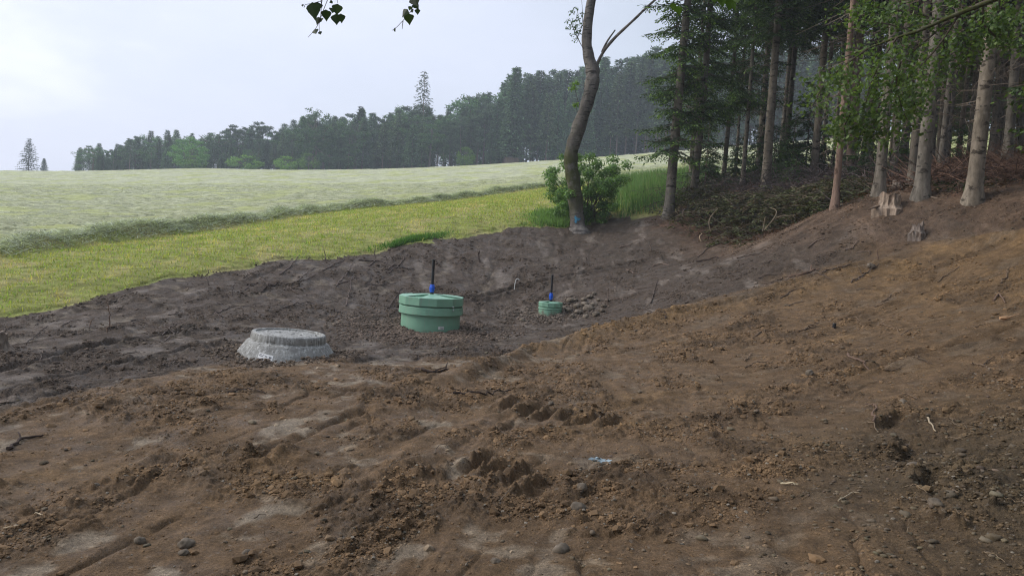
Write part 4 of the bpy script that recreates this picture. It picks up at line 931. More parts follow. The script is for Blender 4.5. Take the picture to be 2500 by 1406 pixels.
for k in range(16):
    a = rng.random() * 6.28; p0 = Q[-1 - int(rng.random() * 14)]; p1 = np.array([.6, 0, 9.6]) + np.array([math.cos(a) * 2.2, math.sin(a) * 2.2, rng.uniform(-.8, 1.5)]); add_tube(mb, [p0, (p0 + p1) / 2 + [0, 0, .2], p1], [.05, .03, .01], 5, (.1, .085, .075), 1)
mb.build('crown', [LEAF, WOODT], ch)
# blue paint blotch following the bark
i0 = int(np.argmin(np.abs(Q[:, 2] - (P(1407, 535, YB) - base)[2]))); c0 = Q[i0]; r0 = W_[i0]; mb = MB(); V = [[c0[0], -r0 * 1.10, c0[2]]]; nn_ = 18
for k in range(nn_):
    a = k / nn_ * 6.283; rr_ = .075 * (1 + .45 * math.sin(3 * a + 1) + .3 * math.sin(7 * a)); th = R_(-97) + rr_ * math.cos(a) / r0; V.append([c0[0] + r0 * 1.10 * math.cos(th), c0[1] + r0 * 1.10 * math.sin(th), c0[2] + rr_ * 1.15 * math.sin(a)])
V[0] = [c0[0] + r0 * 1.12 * math.cos(R_(-97)), c0[1] + r0 * 1.12 * math.sin(R_(-97)), c0[2]]
mb.add(V, [[0, 1 + k, 1 + (k + 1) % nn_] for k in range(nn_)]); mb.build('paint_mark', PAINT, ch)
# leafy shrub behind the cherry
def shrub():
    q = P(1425, 540, 25.4); z0 = float(hbase([q[0]], [25.4])[0]); e = empty('hazel_shrub', (q[0], 25.4, z0), 0, 'dense leafy green shrub growing behind the foot of the cherry tree', 'shrub')
    mb = MB(); cs, rs = [], []; st = MB()
    for px, py, n_ in [(1352, 470, 5), (1350, 430, 5), (1372, 405, 4), (1365, 500, 5), (1350, 520, 3), (1400, 500, 6), (1440, 470, 7), (1435, 410, 4), (1428, 395, 3), (1455, 425, 6), (1480, 455, 6), (1495, 420, 4), (1503, 405, 3), (1512, 420, 3), (1470, 500, 6), (1490, 490, 5), (1475, 525, 4), (1440, 520, 5), (1405, 440, 5), (1385, 535, 3), (1512, 432, 2), (1405, 395, 2)]:
        for k in range(n_):
            Y = 25.4 + rng.normal() * .45; p = P(px + rng.normal() * 11, py + rng.normal() * 11, Y); cs.append(p - np.array(e.location)); rs.append(rng.uniform(.13, .26))
            if k < 2: b = np.array([rng.normal() * .15, rng.normal() * .1, -.1]); tq = cs[-1]; add_tube(st, [b, b + (tq - b) * .5 + [0, 0, .15], tq], [.016, .011, .005], 5, (.13, .11, .08))
    cs += [P(rng.uniform(1350, 1500), rng.uniform(440, 530), 25.4 + rng.normal() * .5) - np.array(e.location) for k in range(45)]; rs += [.24] * 45
    leafcloud(mb, cs, rs, 125, .078, .055, (.09, .19, .05), (.23, .38, .10), .35); mb.build('foliage', LEAF, e); st.build('stem', WOODT, e)
shrub()
# big leafy limb reaching in from the right
def beech():
    bx, by = 9.6, 8.2; z0 = float(hbase([bx], [by])[0]); e = empty('beech_tree', (bx, by, z0), 0, 'broad leaved tree at the right with a leafy limb hanging before the trunks', 'tree'); B0 = np.array([bx, by, z0])
    tk = MB(); add_tube(tk, [[0, 0, -.4], [0, 0, .3], [.05, .1, 3], [0, .1, 6], [.1, 0, 9.5]], [.24, .17, .15, .12, .05], 16, wob=.06); tk.build('trunk', BARK_C, e, smooth=True)
    lim = MB(); main = [(0, .1, 4.6)] + [tuple(P(a, b, Y) - B0) for a, b, Y in [(2560, -60, 8.4), (2430, 0, 8.6), (2330, 38, 8.8), (2240, 78, 9.0), (2190, 92, 9.1), (2120, 118, 9.3), (2060, 140, 9.5)]]
    mq = cr_interp(np.linspace(0, 1, len(main)), np.array(main), np.linspace(0, 1, 60)); add_tube(lim, mq, np.linspace(.035, .008, 60), 8, wob=.12); lim.build('limb', BARK_C, e, smooth=True)
    subs = [[(2330,38),(2262,100),(2200,150),(2120,185),(2050,205),(2004,222)], [(2345,30),(2290,120),(2230,180),(2170,225),(2100,270),(2070,300)], [(2240,78),(2180,62),(2120,50),(2060,45)], [(2290,55),(2310,120),(2290,180),(2270,235)], [(2400,10),(2400,60),(2380,110),(2330,170)], [(2190,92),(2150,150),(2120,215),(2100,330)],
            [(2120,118),(2060,160),(2010,205),(1985,260)], [(2300,50),(2230,30),(2150,20),(2090,8)], [(2440,-10),(2440,50),(2425,85)], [(2230,180),(2230,240),(2240,285)], [(2150,250),(2130,300),(2150,345)], [(2080,270),(2060,310),(2065,335)], [(2400,60),(2440,100),(2450,60)], [(2350,20),(2330,-20),(2300,-60)], [(2200,150),(2185,200),(2200,260),(2215,295)]]
    sb = MB(); lf = MB(); 
    for pl in subs:
        Y0 = 8.7 + rng.random() * .9; A_ = np.array([P(a, b, Y0 + .15 * k) - B0 for k, (a, b) in enumerate(pl)]); q = cr_interp(np.linspace(0, 1, len(pl)), A_, np.linspace(0, 1, 22)); add_tube(sb, q, np.linspace(.013, .004, 22), 5, (.10, .08, .06))
        for k in range(3, 22):
            for r_ in range(7):
                c = q[k] + rng.normal(size=3) * np.array([.10, .16, .09]); nn = nrm(np.array([rng.normal() * .5, rng.normal() * .5 - .25, 1.0])); d = nrm(rng.normal(size=3) + [-.3, 0, -.5])
                n_ = 3; C_ = c + rng.normal(size=(n_, 3)) * .05; f = rng.random((n_, 1)) ** 1.5
                cards(lf, C_, nrm(d + rng.normal(size=(n_, 3)) * .5), nrm(nn + rng.normal(size=(n_, 3)) * .5), .050 + .02 * rng.random(n_), .034 + .012 * rng.random(n_), (np.array([.065, .112, .032]) * (1 - f) + np.array([.17, .25, .07]) * f) * (.8 + .4 * rng.random((n_, 1))))
    cs, rs = [], []
    for k in range(50): cs.append(np.array([0, 0, 7.4]) + nrm(rng.normal(size=3)) * np.array([1.9, 1.9, 2.0]) * rng.random() ** .4 ); rs.append(.45)
    cs = [c for c in cs if c[0] > -.6]; rs = rs[:len(cs)]
    leafcloud(lf, cs, rs, 60, .07, .05, (.045, .10, .022), (.10, .18, .04), .3)
    sb.build('twig', WOODT, e); lf.build('foliage', LEAF, e)
beech()
# birch over the viewer: hanging twigs at the top of the picture
def birchleaf(mb, p, d, s, col, holes=False):
    n_ = nrm(np.cross(d, rng.normal(size=3) * .35 + [0, 1, 0]) * 1.0); side = n_; nn = nrm(np.cross(side, d)); out = [(0, 0), (.10, .20), (.16, .40), (.30, .47), (.44, .44), (.52, .38), (.60, .34), (.70, .24), (.82, .15), (1.05, 0)]
    L_, R2 = [], []
    for k, (u, v) in enumerate(out):
        j = 1 + .10 * (k % 2); L_.append(p + d * u * s - side * v * s * j + nn * s * .12 * v); R2.append(p + d * u * s + side * v * s * j + nn * s * .12 * v)
    mid = [p + d * u * s for u, v in out]; V = L_ + mid + R2; m = len(out); F = []
    for k in range(m - 1): F += [[k, k + 1, m + k + 1, m + k], [m + k, m + k + 1, 2 * m + k + 1, 2 * m + k]]
    mb.add(V, F, col)
def birch():
    bx, by = -1.9, -.9; z0 = float(hbase([bx], [by])[0]); e = empty('birch_tree', (bx, by, z0), 0, 'birch beside the viewer with toothed leaves on thin twigs hanging in at the top', 'tree'); B0 = np.array([bx, by, z0])
    tk = MB(); add_tube(tk, [[0, 0, -.4], [0, 0, .2], [.1, 0, 3], [.2, .3, 6], [.3, .3, 9]], [.2, .14, .12, .09, .03], 14, wob=.05); tk.build('trunk', BARK_S, e, smooth=True)
    Y = 2.6; W3 = lambda a, b, y=Y: P(a, b, y) - B0
    lb = MB(); top = W3(790, -260, 2.4); add_tube(lb, [[.1, .05, 2.8], [.3, .9, 3.3], top + [-.1, -.6, .1], top, W3(1040, -300, 2.7), W3(1250, -240, 2.5), W3(1560, -160, 1.9), W3(1760, -120, 1.7)], [.05, .035, .02, .014, .010, .008, .006, .004], 8); lb.build('limb', BARK_S, e, smooth=True)
    tw_ = MB(); lf = MB()
    TW = [[(800, -250), (797, -60), (785, 10), (783, 40), (776, 62), (768, 75), (752, 92)], [(800, -250), (806, -50), (800, 0), (786, 35), (779, 60), (780, 78)], [(797, -60), (784, 3), (765, 9), (745, 12), (742, 20)], [(810, -200), (822, -20), (824, 8)], [(1030, -280), (1015, -30), (1010, 8), (1004, 28), (985, 50), (970, 66), (958, 75)], [(984, 52), (982, 72)],
          [(1640, -150), (1650, -40), (1655, 12)], [(1700, -130), (1745, -40), (1760, 8)], [(1750, -120), (1790, -30), (1800, 10)], [(783, 3), (786, 12), (786, 20)]]
    for t_ in TW: add_tube(tw_, np.array([W3(a, b, Y if a < 1200 else 1.9) for a, b in t_]), np.linspace(.0016, .0007, len(t_)), 5, (.06, .05, .04))
    dk = (.035, .060, .030); md = (.045, .075, .045); gr = (.075, .14, .025)
    LV = [(762, 6, 769, 47, 46, md), (776, 6, 776, 27, 27, dk), (795, 24, 797, 50, 30, dk), (824, 10, 822, 34, 30, md), (821, 34, 822, 62, 32, dk), (832, 34, 834, 54, 25, dk), (812, 4, 808, 6, 10, dk), (779, 42, 774, 60, 22, dk), (784, 45, 784, 55, 15, dk), (768, 72, 773, 88, 20, dk), (780, 77, 783, 86, 12, dk), (739, 11, 738, 18, 8, dk), (743, 15, 744, 20, 5, dk), (812, 20, 811, 37, 20, md),
          (1008, -12, 1020, 16, 38, dk), (1004, 16, 1000, 24, 14, dk), (995, 23, 984, 40, 26, md), (998, 34, 1000, 58, 30, dk), (1010, 8, 1030, 34, 22, dk), (1019, 22, 1020, 42, 16, dk), (1004, 24, 1009, 33, 12, dk), (962, 70, 966, 80, 12, dk), (958, 72, 955, 76, 7, dk),
          (1640, 8, 1648, 30, 26, gr), (1655, 15, 1660, 42, 26, gr), (1742, -12, 1746, 14, 26, gr), (1760, -12, 1766, 26, 36, gr), (1785, -4, 1778, 34, 34, gr), (1800, -8, 1802, 14, 24, gr), (1790, 5, 1796, 30, 26, gr)]
    for a, b, c, d, s, col in LV:
        y = (Y if a < 1200 else 1.9) + rng.normal() * .04; p = P(a, b, y) - B0; q = P(c, d, y + rng.normal() * .01) - B0; birchleaf(lf, p, nrm(q - p), s * .88 / FPX * y, np.array(col) * rng.uniform(.8, 1.2))
    cs, rs = [], []
    for k in range(260):
        a = rng.random() * 6.28; r = 3.9 * rng.random() ** .5; c = np.array([r * math.cos(a) + .8, r * math.sin(a) + .2, rng.uniform(4.6, 8.5)])
        w_ = c + B0; 
        if w_[1] > 1 and (w_[2] - 1.7) / w_[1] < .62: continue
        cs.append(c); rs.append(.4)
    leafcloud(lf, cs, rs, 70, .075, .06, (.05, .10, .03), (.09, .16, .04), .5)
    tw_.build('twig', WOODT, e); lf.build('foliage', LEAF, e)
birch()
# ------------------------------------------------------------------ stumps and brush
def stump(px, py, w, h, label, broken=.3, seed=0, Y=None, col=(1, 1, 1), lean=0):
    if Y is None: g = G(px, py); x, y = g[0], g[1]
    else: x, y = P(px, py, Y)[0], Y
    g = np.random.default_rng(seed); r = w / 2 / FPX * y; H = h / FPX * y; e = empty('tree_stump', (x, y, float(hbase([x], [y])[0])), g.random() * 6, label, 'stump'); e.rotation_euler[1] = lean
    ns = 40; an = np.linspace(0, 6.283, ns, endpoint=False); mb = MB(); V = []; zs = np.concatenate([[-.3], np.linspace(0, 1, 9)])
    topz = H * (1 - broken * (.5 + .5 * pn(np.cos(an) * 2 + seed, np.sin(an) * 2, 3)) + .35 * broken * pn(np.cos(an) * 2.6 + seed, np.sin(an) * 2.6, 7))
    for k, z in enumerate(zs):
        fl = 1 + .75 * np.exp(-max(z, 0) * H / .08) * (.6 + .6 * np.maximum(0, np.sin(an * 4 + seed))); rr = r * fl * (1 + .05 * np.sin(an * 13) + .07 * pn(np.cos(an) * 3, np.sin(an) * 3 + z * 3 + seed, 5))
        V.append(np.stack([rr * np.cos(an), rr * np.sin(an), (topz * z if z >= 0 else np.full(ns, z))], 1))
    V.append(np.stack([V[-1][:, 0] * .55, V[-1][:, 1] * .55, topz - .3 * broken * H * (1 + .4 * pn(np.cos(an) * 5, np.sin(an) * 5 + seed, 8))], 1)); V = np.concatenate(V); m = len(zs) + 1
    i = np.arange(m - 1)[:, None] * ns; j = np.arange(ns)[None]; F = np.stack([i + j, i + (j + 1) % ns, i + ns + (j + 1) % ns, i + ns + j], -1).reshape(-1, 4); mb.add(V, F, col)
    ring = V[-ns:]; mb.add(np.vstack([ring, ring.mean(0)[None]]), [[k, (k + 1) % ns, ns] for k in range(ns)], col); mb.build('stump_wood', STUMPW, e)
    rt_ = MB()
    for k in range(7):
        a = g.random() * 6.28; l = r * g.uniform(1.6, 3.2); q = np.array([[r * .9 * math.cos(a), r * .9 * math.sin(a), H * .18], [r * 1.5 * math.cos(a + .2), r * 1.5 * math.sin(a + .2), .05], [l * math.cos(a + .3), l * math.sin(a + .3), -.03]]); add_tube(rt_, cr_interp(np.linspace(0, 1, 3), q, np.linspace(0, 1, 8)), np.linspace(r * .22, r * .05, 8), 7, (.15, .11, .08), wob=.2)
    rt_.build('root_flare', WOODT, e)
stump(2170, 512, 46, 44, 'tall split stump with torn reddish side on the slope crest', .35, 1); stump(2240, 572, 24, 34, 'ragged grey stump leaning on the open slope below the knotty trunk', .7, 2, lean=.08)
stump(2192, 452, 22, 20, 'small square cut stump behind the tall split stump', .08, 3, Y=18.5); stump(2224, 440, 20, 20, 'pale cut stump close left of the knotty pale trunk', .08, 4, Y=18.8)
stump(-24, 885, 66, 55, 'dark rotten stump at the left edge on the dark soil', .3, 6, Y=9.6)
def brush():
    Wd = {'branch': 0}
    ctr = []   # heap profile: centre line from left to right
    line = np.array([P(a, b, Y)[:2] for a, b, Y in [(1655, 545, 23.6), (1720, 575, 22.2), (1800, 585, 21.2), (1880, 570, 20.6), (1960, 545, 19.6), (2010, 520, 18.8)]])
    def heap_h(x, y): d = seg_d(x, y + 0, [l + np.array([.5, .9]) for l in line]); return .75 * np.exp(-(d / .95) ** 2)
    mb = MB(); n_ = 1500; i = rng.integers(0, 5, n_); t = rng.random(n_); c = line[i] + (line[i + 1] - line[i]) * t[:, None] + [.5, .9] + rng.normal(size=(n_, 2)) * [.55, .75]
    k = c[:, 1] > yc(G_F, c[:, 0]) - .7; c = c[k]; n_ = len(c)
    z = hbase(c[:, 0], c[:, 1]) + heap_h(c[:, 0], c[:, 1]) * rng.random(n_) ** .4; a = rng.random(n_) * 6.28
    d = np.stack([np.cos(a), np.sin(a), rng.normal(size=n_) * .25 - .05], 1); L_ = rng.uniform(.25, .8, n_); B_ = np.stack([c[:, 0], c[:, 1], z + .03], 1)
    br = rng.random(n_) < .3; g1 = B_[~br]; sprays(mb, g1, d[~br], L_[~br], .045, .16, .042, (.075, .085, .035), (.17, .18, .07)); sprays(mb, B_[br], d[br], L_[br], .045, .15, .036, (.085, .06, .033), (.15, .11, .06))
    for q in range(n_):
        if q % 2 == 0: add_tube(mb, [B_[q] - d[q] * .15, B_[q] + d[q] * L_[q] * .5 + [0, 0, .02], B_[q] + d[q] * L_[q] + [0, 0, -.05]], [.010, .007, .003], 4, np.array([.15, .12, .085]) * rng.uniform(.5, 1.4), 1, cap=False)
    tag(mb.build('brush_heap', [NEEDLE, WOODT]), kind='stuff')
    # dark purple-brown dead twigs behind, rusty slash on the right
    mb = MB()
    for (pp, n_, colr, sp_, hh) in (([(1660, 500, 25.5), (1760, 480, 25), (1860, 480, 24), (1960, 460, 23.5), (2060, 450, 22.5), (2120, 440, 21.5)], 1600, (.085, .066, .060), (.9, 1.2), .7), ([(2270, 460, 18.3), (2340, 440, 19), (2420, 430, 18.5), (2500, 440, 18), (2600, 450, 17)], 2200, (.12, .072, .05), (.9, 1.3), .30)):
        ln_ = np.array([P(a, b, Y)[:2] for a, b, Y in pp]); i = rng.integers(0, len(ln_) - 1, n_); t = rng.random(n_); c = ln_[i] + (ln_[i + 1] - ln_[i]) * t[:, None] + rng.normal(size=(n_, 2)) * sp_; k = c[:, 1] > yc(G_F, c[:, 0]) + .15; c = c[k]
        z = hbase(c[:, 0], c[:, 1]) + hh * rng.random(len(c)) ** 1.5
        for q in range(len(c)):
            a = rng.random() * 6.28; l = rng.uniform(.2, .9); d = np.array([math.cos(a), math.sin(a), rng.normal() * .45]) * l; p = np.array([c[q, 0], c[q, 1], z[q] + .02]); add_tube(mb, [p, p + d * .5 + rng.normal(size=3) * .04, p + d], [.010, .007, .003], 3, np.array(colr) * rng.uniform(.5, 1.9), 0, cap=False)
    tag(mb.build('dead_twigs', [WOODT]), kind='stuff')
    mb = MB(); n_ = 16000; x = rng.uniform(4.8, 24, n_); y = yc(G_F, x) + rng.random(n_) ** 1.3 * 16; z = gz(x, y) + .01; d = rng.normal(size=(n_, 3)); d[:, 2] = np.abs(d[:, 2]) * .3; f = sst(-.2, .4, fbm(x / 2, y / 2, 3, 99))[:, None]
    cards(mb, np.stack([x, y, z], 1), d, rng.normal(size=(n_, 3)) * .5 + [0, 0, 1], .12 + .15 * rng.random(n_), .04, (np.array([.12, .065, .04]) * (1 - f) + np.array([.045, .06, .022]) * f) * (.4 + 1.0 * rng.random((n_, 1)))); tag(mb.build('forest_litter', NEEDLE), kind='stuff')
brush()
def stick(pix, w, label, col=(.21, .165, .11), name='cut_branch'):
    A_ = np.array([P(*p) for p in pix]); b = A_[0].copy(); Q_ = cr_interp(np.linspace(0, 1, len(A_)), A_ - b, np.linspace(0, 1, 16)); mb = MB(); r = .75 * w / 2 / FPX * A_[:, 1].mean(); add_tube(mb, Q_, np.linspace(r, r * .6, 16), 7, col, wob=.15); o = mb.build(name, WOODT); o.location = tuple(b); tag(o, label, 'branch')
stick([(1735, 565, 21.3), (1728, 540, 21.3), (1740, 522, 21.4), (1752, 510, 21.8)], 4, 'pale curved branch arching out of the left part of the brush heap')
stick([(1862, 565, 20.0), (1866, 545, 20.0), (1868, 527, 20.0), (1874, 533, 20.2)], 4, 'bright upright peeled branch at the front of the brush heap')
stick([(1866, 562, 19.9), (1885, 540, 19.9), (1899, 520, 20), (1895, 510, 20.3), (1880, 508, 20.6)], 4, 'pale hooked branch leaning beside the bright upright branch')
stick([(1895, 532, 20.3), (1920, 524, 20.1), (1940, 532, 20)], 5, 'pale short branch lying on the right part of the brush heap')
stick([(1712, 590, 21.0), (1706, 578, 21), (1714, 570, 21.2)], 4, 'small pale branch end at the lower front of the brush heap', (.5, .38, .25))
stick([(2055, 486, 17.7), (2075, 480, 17.6), (2100, 468, 17.7)], 3, 'thin grey branch on the slope crest right of the pinkish tree', (.3, .26, .2)) if False else None
stick([(2205, 467, 17.6), (2216, 460, 17.5), (2232, 450, 17.6)], 5, 'light brown branch lying against the knotty pale trunk', (.30, .22, .15))
stick([(2255, 472, 16.6), (2275, 482, 16.2), (2292, 484, 16.1)], 4, 'pale thin root curving away right of the knotty trunk foot', (.34, .27, .2)); stick([(2306, 474, 16.8), (2325, 484, 16.4), (2338, 490, 16.2)], 6, 'pale broken branch lying between the knotty trunk and the thickest spruce', (.36, .28, .2))
# ------------------------------------------------------------------ far wood behind the field
def fconifer(seed, kind):
    global rng; kp = rng; rng = np.random.default_rng(seed); mb = MB(); C0, D0, LL, CC = [], [], [], []
    if kind == 'spruce': zb, R0, n_ = .12, .155, 2300
    elif kind == 'tallspruce': zb, R0, n_ = .30, .15, 2100
    elif kind == 'larch': zb, R0, n_ = .04, .21, 800
    elif kind == 'ragged': zb, R0, n_ = .05, .27, 800
    z = zb; H = 1.0; dz = .026 if kind[-1] != 'h' and kind != 'ragged' else (.04 if kind == 'larch' else .055)
    while z < .985:
        f = (1 - z) / (1 - zb); prof = (f ** .75) * (1 if kind != 'larch' else 1.0); nb = 11 if kind != 'larch' else 9; a0 = rng.random() * 6
        for b in range(nb):
            L_ = R0 * prof * rng.uniform(.65 if kind != 'ragged' else .3, 1.15) + .008; a = a0 + b * 6.283 / nb + rng.normal() * .2; m_ = max(2, int(L_ / (.0105 if kind != 'larch' else .012)))
            t = (np.arange(m_) + rng.random()) / m_; up_ = .25 if kind == 'spruce' else .1
            for tt in t:
                w_ = .30 * L_ * (1 - .55 * tt) * rng.normal(); p = [math.cos(a) * L_ * tt - math.sin(a) * w_, math.sin(a) * L_ * tt + math.cos(a) * w_, z - L_ * .45 * tt + L_ * up_ * tt * tt + rng.normal() * .004]
                C0.append(p); D0.append([math.cos(a) + rng.normal() * .5, math.sin(a) + rng.normal() * .5, -.35 + rng.normal() * .3]); CC.append(tt)
        z += dz * (.6 + .6 * f)
    C0 = np.array(C0); n_ = len(C0); cc = np.array(CC)[:, None]; base = {'spruce': ((.03, .07, .038), (.13, .225, .105)), 'tallspruce': ((.035, .062, .035), (.14, .205, .095)), 'larch': ((.03, .05, .03), (.07, .10, .055)), 'ragged': ((.02, .035, .025), (.05, .075, .05))}[kind]
    s_ = {'spruce': .036, 'tallspruce': .036, 'larch': .028, 'ragged': .040}[kind]
    cards(mb, C0, np.array(D0), rng.normal(size=(n_, 3)) * .5 + [0, 0, 1], s_ * (.7 + .6 * rng.random(n_)), s_ * (.45 if kind != 'larch' else .42), (np.array(base[0]) * (1 - cc) + np.array(base[1]) * cc) * (.7 + .6 * rng.random((n_, 1))))
    rng = kp; return mb
def fblob(seed, kind):
    global rng; kp = rng; rng = np.random.default_rng(seed); mb = MB(); cs, rs = [], []
    if kind == 'pine':
        for k in range(36):
            z = rng.uniform(.36, .97); R0 = .19 * math.sin(min(1, (1.03 - z) / .33) * 1.57); a = rng.random() * 6.28; r = R0 * rng.random() ** .5; cs.append([r * math.cos(a), r * math.sin(a), z]); rs.append(rng.uniform(.035, .065))
        col = ((.035, .065, .038), (.13, .19, .10)); n_, l_, w_ = 95, .026, .011
    elif kind == 'round':
        for k in range(60):
            v = nrm(rng.normal(size=3)); cs.append([v[0] * .42 * (1 + .1 * rng.normal()), v[1] * .42, .47 + v[2] * .43]); rs.append(rng.uniform(.07, .14))
        col = ((.11, .27, .06), (.23, .40, .12)); n_, l_, w_ = 85, .035, .024
    elif kind == 'oak':
        for k in range(70):
            v = nrm(rng.normal(size=3)); q = rng.random() ** .35; cs.append([v[0] * .33 * q, v[1] * .33 * q, .60 + v[2] * .36 * q]); rs.append(rng.uniform(.04, .085))
        for k in range(18): a = rng.random() * 6.28; cs.append([.22 * math.cos(a), .22 * math.sin(a), rng.uniform(.08, .4)]); rs.append(.09)
        col = ((.045, .105, .045), (.17, .30, .10)); n_, l_, w_ = 62, .022, .015
    elif kind == 'bush':
        for k in range(30):
            v = nrm(rng.normal(size=3)); cs.append([v[0] * .45, v[1] * .45, .45 + v[2] * .42]); rs.append(rng.uniform(.12, .2))
        col = ((.14, .27, .05), (.28, .48, .09)); n_, l_, w_ = 60, .07, .045
    for c, r in zip(cs, rs):
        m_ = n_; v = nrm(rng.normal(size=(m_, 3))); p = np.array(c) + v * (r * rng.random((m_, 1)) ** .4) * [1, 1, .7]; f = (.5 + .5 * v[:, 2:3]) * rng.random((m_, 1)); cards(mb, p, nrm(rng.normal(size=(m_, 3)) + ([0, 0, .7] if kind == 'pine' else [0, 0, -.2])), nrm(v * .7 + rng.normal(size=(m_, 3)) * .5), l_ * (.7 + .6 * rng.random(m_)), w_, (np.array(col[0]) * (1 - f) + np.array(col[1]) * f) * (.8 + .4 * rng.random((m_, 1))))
    rng = kp; return mb
def ftrunk(seed, top, r, limbs=False):
    g = np.random.default_rng(seed); T = np.linspace(0, 1, 12); mb = MB(); add_tube(mb, np.stack([.006 * np.sin(T * 5), .006 * np.cos(T * 4), -.06 + (top + .06) * T], 1), r * (1 - .8 * T), 7, wob=.05)
    if limbs:
        for k in range(9): a = g.random() * 6.28; z = g.uniform(.25, .7); l = g.uniform(.12, .28); add_tube(mb, [[0, 0, z], [l * .5 * math.cos(a), l * .5 * math.sin(a), z + .06], [l * math.cos(a), l * math.sin(a), z + .17]], [r * .5, r * .3, r * .1], 5)
    return mb
FP = {}
def fproto(key, name, crown, tk, bark=BARK_F): e = empty(name, (0, 0, 0)); crown.build('crown', FARN, e); tk.build('trunk', bark, e, smooth=True); FP[key] = [e, 0]
fproto('s1', 'spruce', fconifer(1, 'spruce'), ftrunk(1, .97, .010)); fproto('s2', 'spruce', fconifer(2, 'spruce'), ftrunk(2, .97, .010)); fproto('t1', 'spruce', fconifer(3, 'tallspruce'), ftrunk(3, .97, .011)); fproto('t2', 'spruce', fconifer(6, 'tallspruce'), ftrunk(6, .97, .011))
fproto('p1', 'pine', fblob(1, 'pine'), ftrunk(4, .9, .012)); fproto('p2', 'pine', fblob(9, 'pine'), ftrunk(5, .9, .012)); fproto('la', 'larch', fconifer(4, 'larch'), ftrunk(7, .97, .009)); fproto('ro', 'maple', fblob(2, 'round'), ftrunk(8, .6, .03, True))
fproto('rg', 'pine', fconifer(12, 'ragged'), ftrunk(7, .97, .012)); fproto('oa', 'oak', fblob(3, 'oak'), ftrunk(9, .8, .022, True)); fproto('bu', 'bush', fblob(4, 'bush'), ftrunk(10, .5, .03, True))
def ftree(key, px, top, Y, label, group=None, cat='tree', wide=1.0, base=None, z0=None, H=None):
    q = P(px, top, Y); x = q[0]; zg = float(hbase([x], [Y])[0]) if z0 is None else z0; H = q[2] - zg if H is None else H
    if base is not None: zg = P(px, base, Y)[2]; H = q[2] - zg
    e0 = FP[key]; e = e0[0] if e0[1] == 0 else copy_tree(e0[0]); e0[1] += 1
    e.location = (x, Y, zg); w_ = H * wide; e.scale = (w_, w_, H); e.rotation_euler = (rng.normal() * .012, rng.normal() * .012, rng.random() * 6.28); tag(e, label, cat, group)
    if not group and 'group' in e.keys(): del e['group']
    return e
SK = np.array([(150,372),(175,366),(195,358),(230,347),(255,352),(285,344),(300,352),(318,336),(345,330),(370,320),(400,316),(425,314),(455,328),(500,322),(530,316),(560,305),(600,309),(640,300),(680,303),(720,292),(760,270),(800,275),(850,285),(880,262),(910,266),(950,275),(985,255),(1010,245),(1075,262),(1115,256),(1160,226),(1185,224),(1215,208),(1265,160),(1290,178),(1320,168),(1350,172),(1375,162),(1400,158),(1420,158),(1450,150),(1480,132),(1500,150),(1520,138),(1540,134),(1565,130),(1600,116),(1640,124),(1700,112),(1800,104),(1900,96),(2000,92),(2100,90)], float)
for i, (k, px, top, Y, wd, lb) in enumerate([('rg', 72, 338, 150, 1.3, 'lone ragged conifer standing at the far left of the field crest'), ('s1', 108, 386, 150, 1.6, 'small dark spruce right next to the lone ragged conifer'), ('ro', 465, 330, 130.6, 1.15, 'round light green broadleaf tree at the left part of the far wood'), ('oa', 770, 253, 131.5, .95, 'tall wide crowned broadleaf tree in the middle of the far wood'),
        ('la', 1040, 168, 138, 1.0, 'tall open airy larch rising above the far wood'), ('bu', 470, 378, 130.2, 1.9, 'low green bush at the foot of the round light green tree'), ('bu', 755, 372, 130.2, 1.1, 'bright yellow green bush at the edge below the wide crowned tree'), ('bu', 700, 380, 130.4, 1.5, 'green bush left of the bright yellow green bush'), ('s2', 1010, 300, 130.8, 1.5, 'dense bluish green spruce low at the field edge below the larch'), ('bu', 1137, 356, 130.5, .8, 'yellow green young tree between dark trunks right of the bluish spruce'),
        ('s2', 1265, 157, 131.8, 1.15, 'tall dense spruce forming the first high peak left of the cherry trunk'), ('s1', 1480, 131, 138, 1.1, 'pointed spruce showing just right of the cherry trunk'), ('p1', 1600, 116, 136, 1.25, 'broad brownish pine at the right end of the visible far wood'), ('bu', 600, 378, 130.8, 2.2, 'low dark green bush row left of the green bush at the field edge'), ('rg', 880, 258, 137, 1.0, 'feathery bluish conifer top right of the wide crowned tree')]):
    ftree(k, px, top, Y, lb, wide=wd)
rows = [(133, 19, -.0), (139, 19, 3), (147, 21, 8)]; cnt = 0
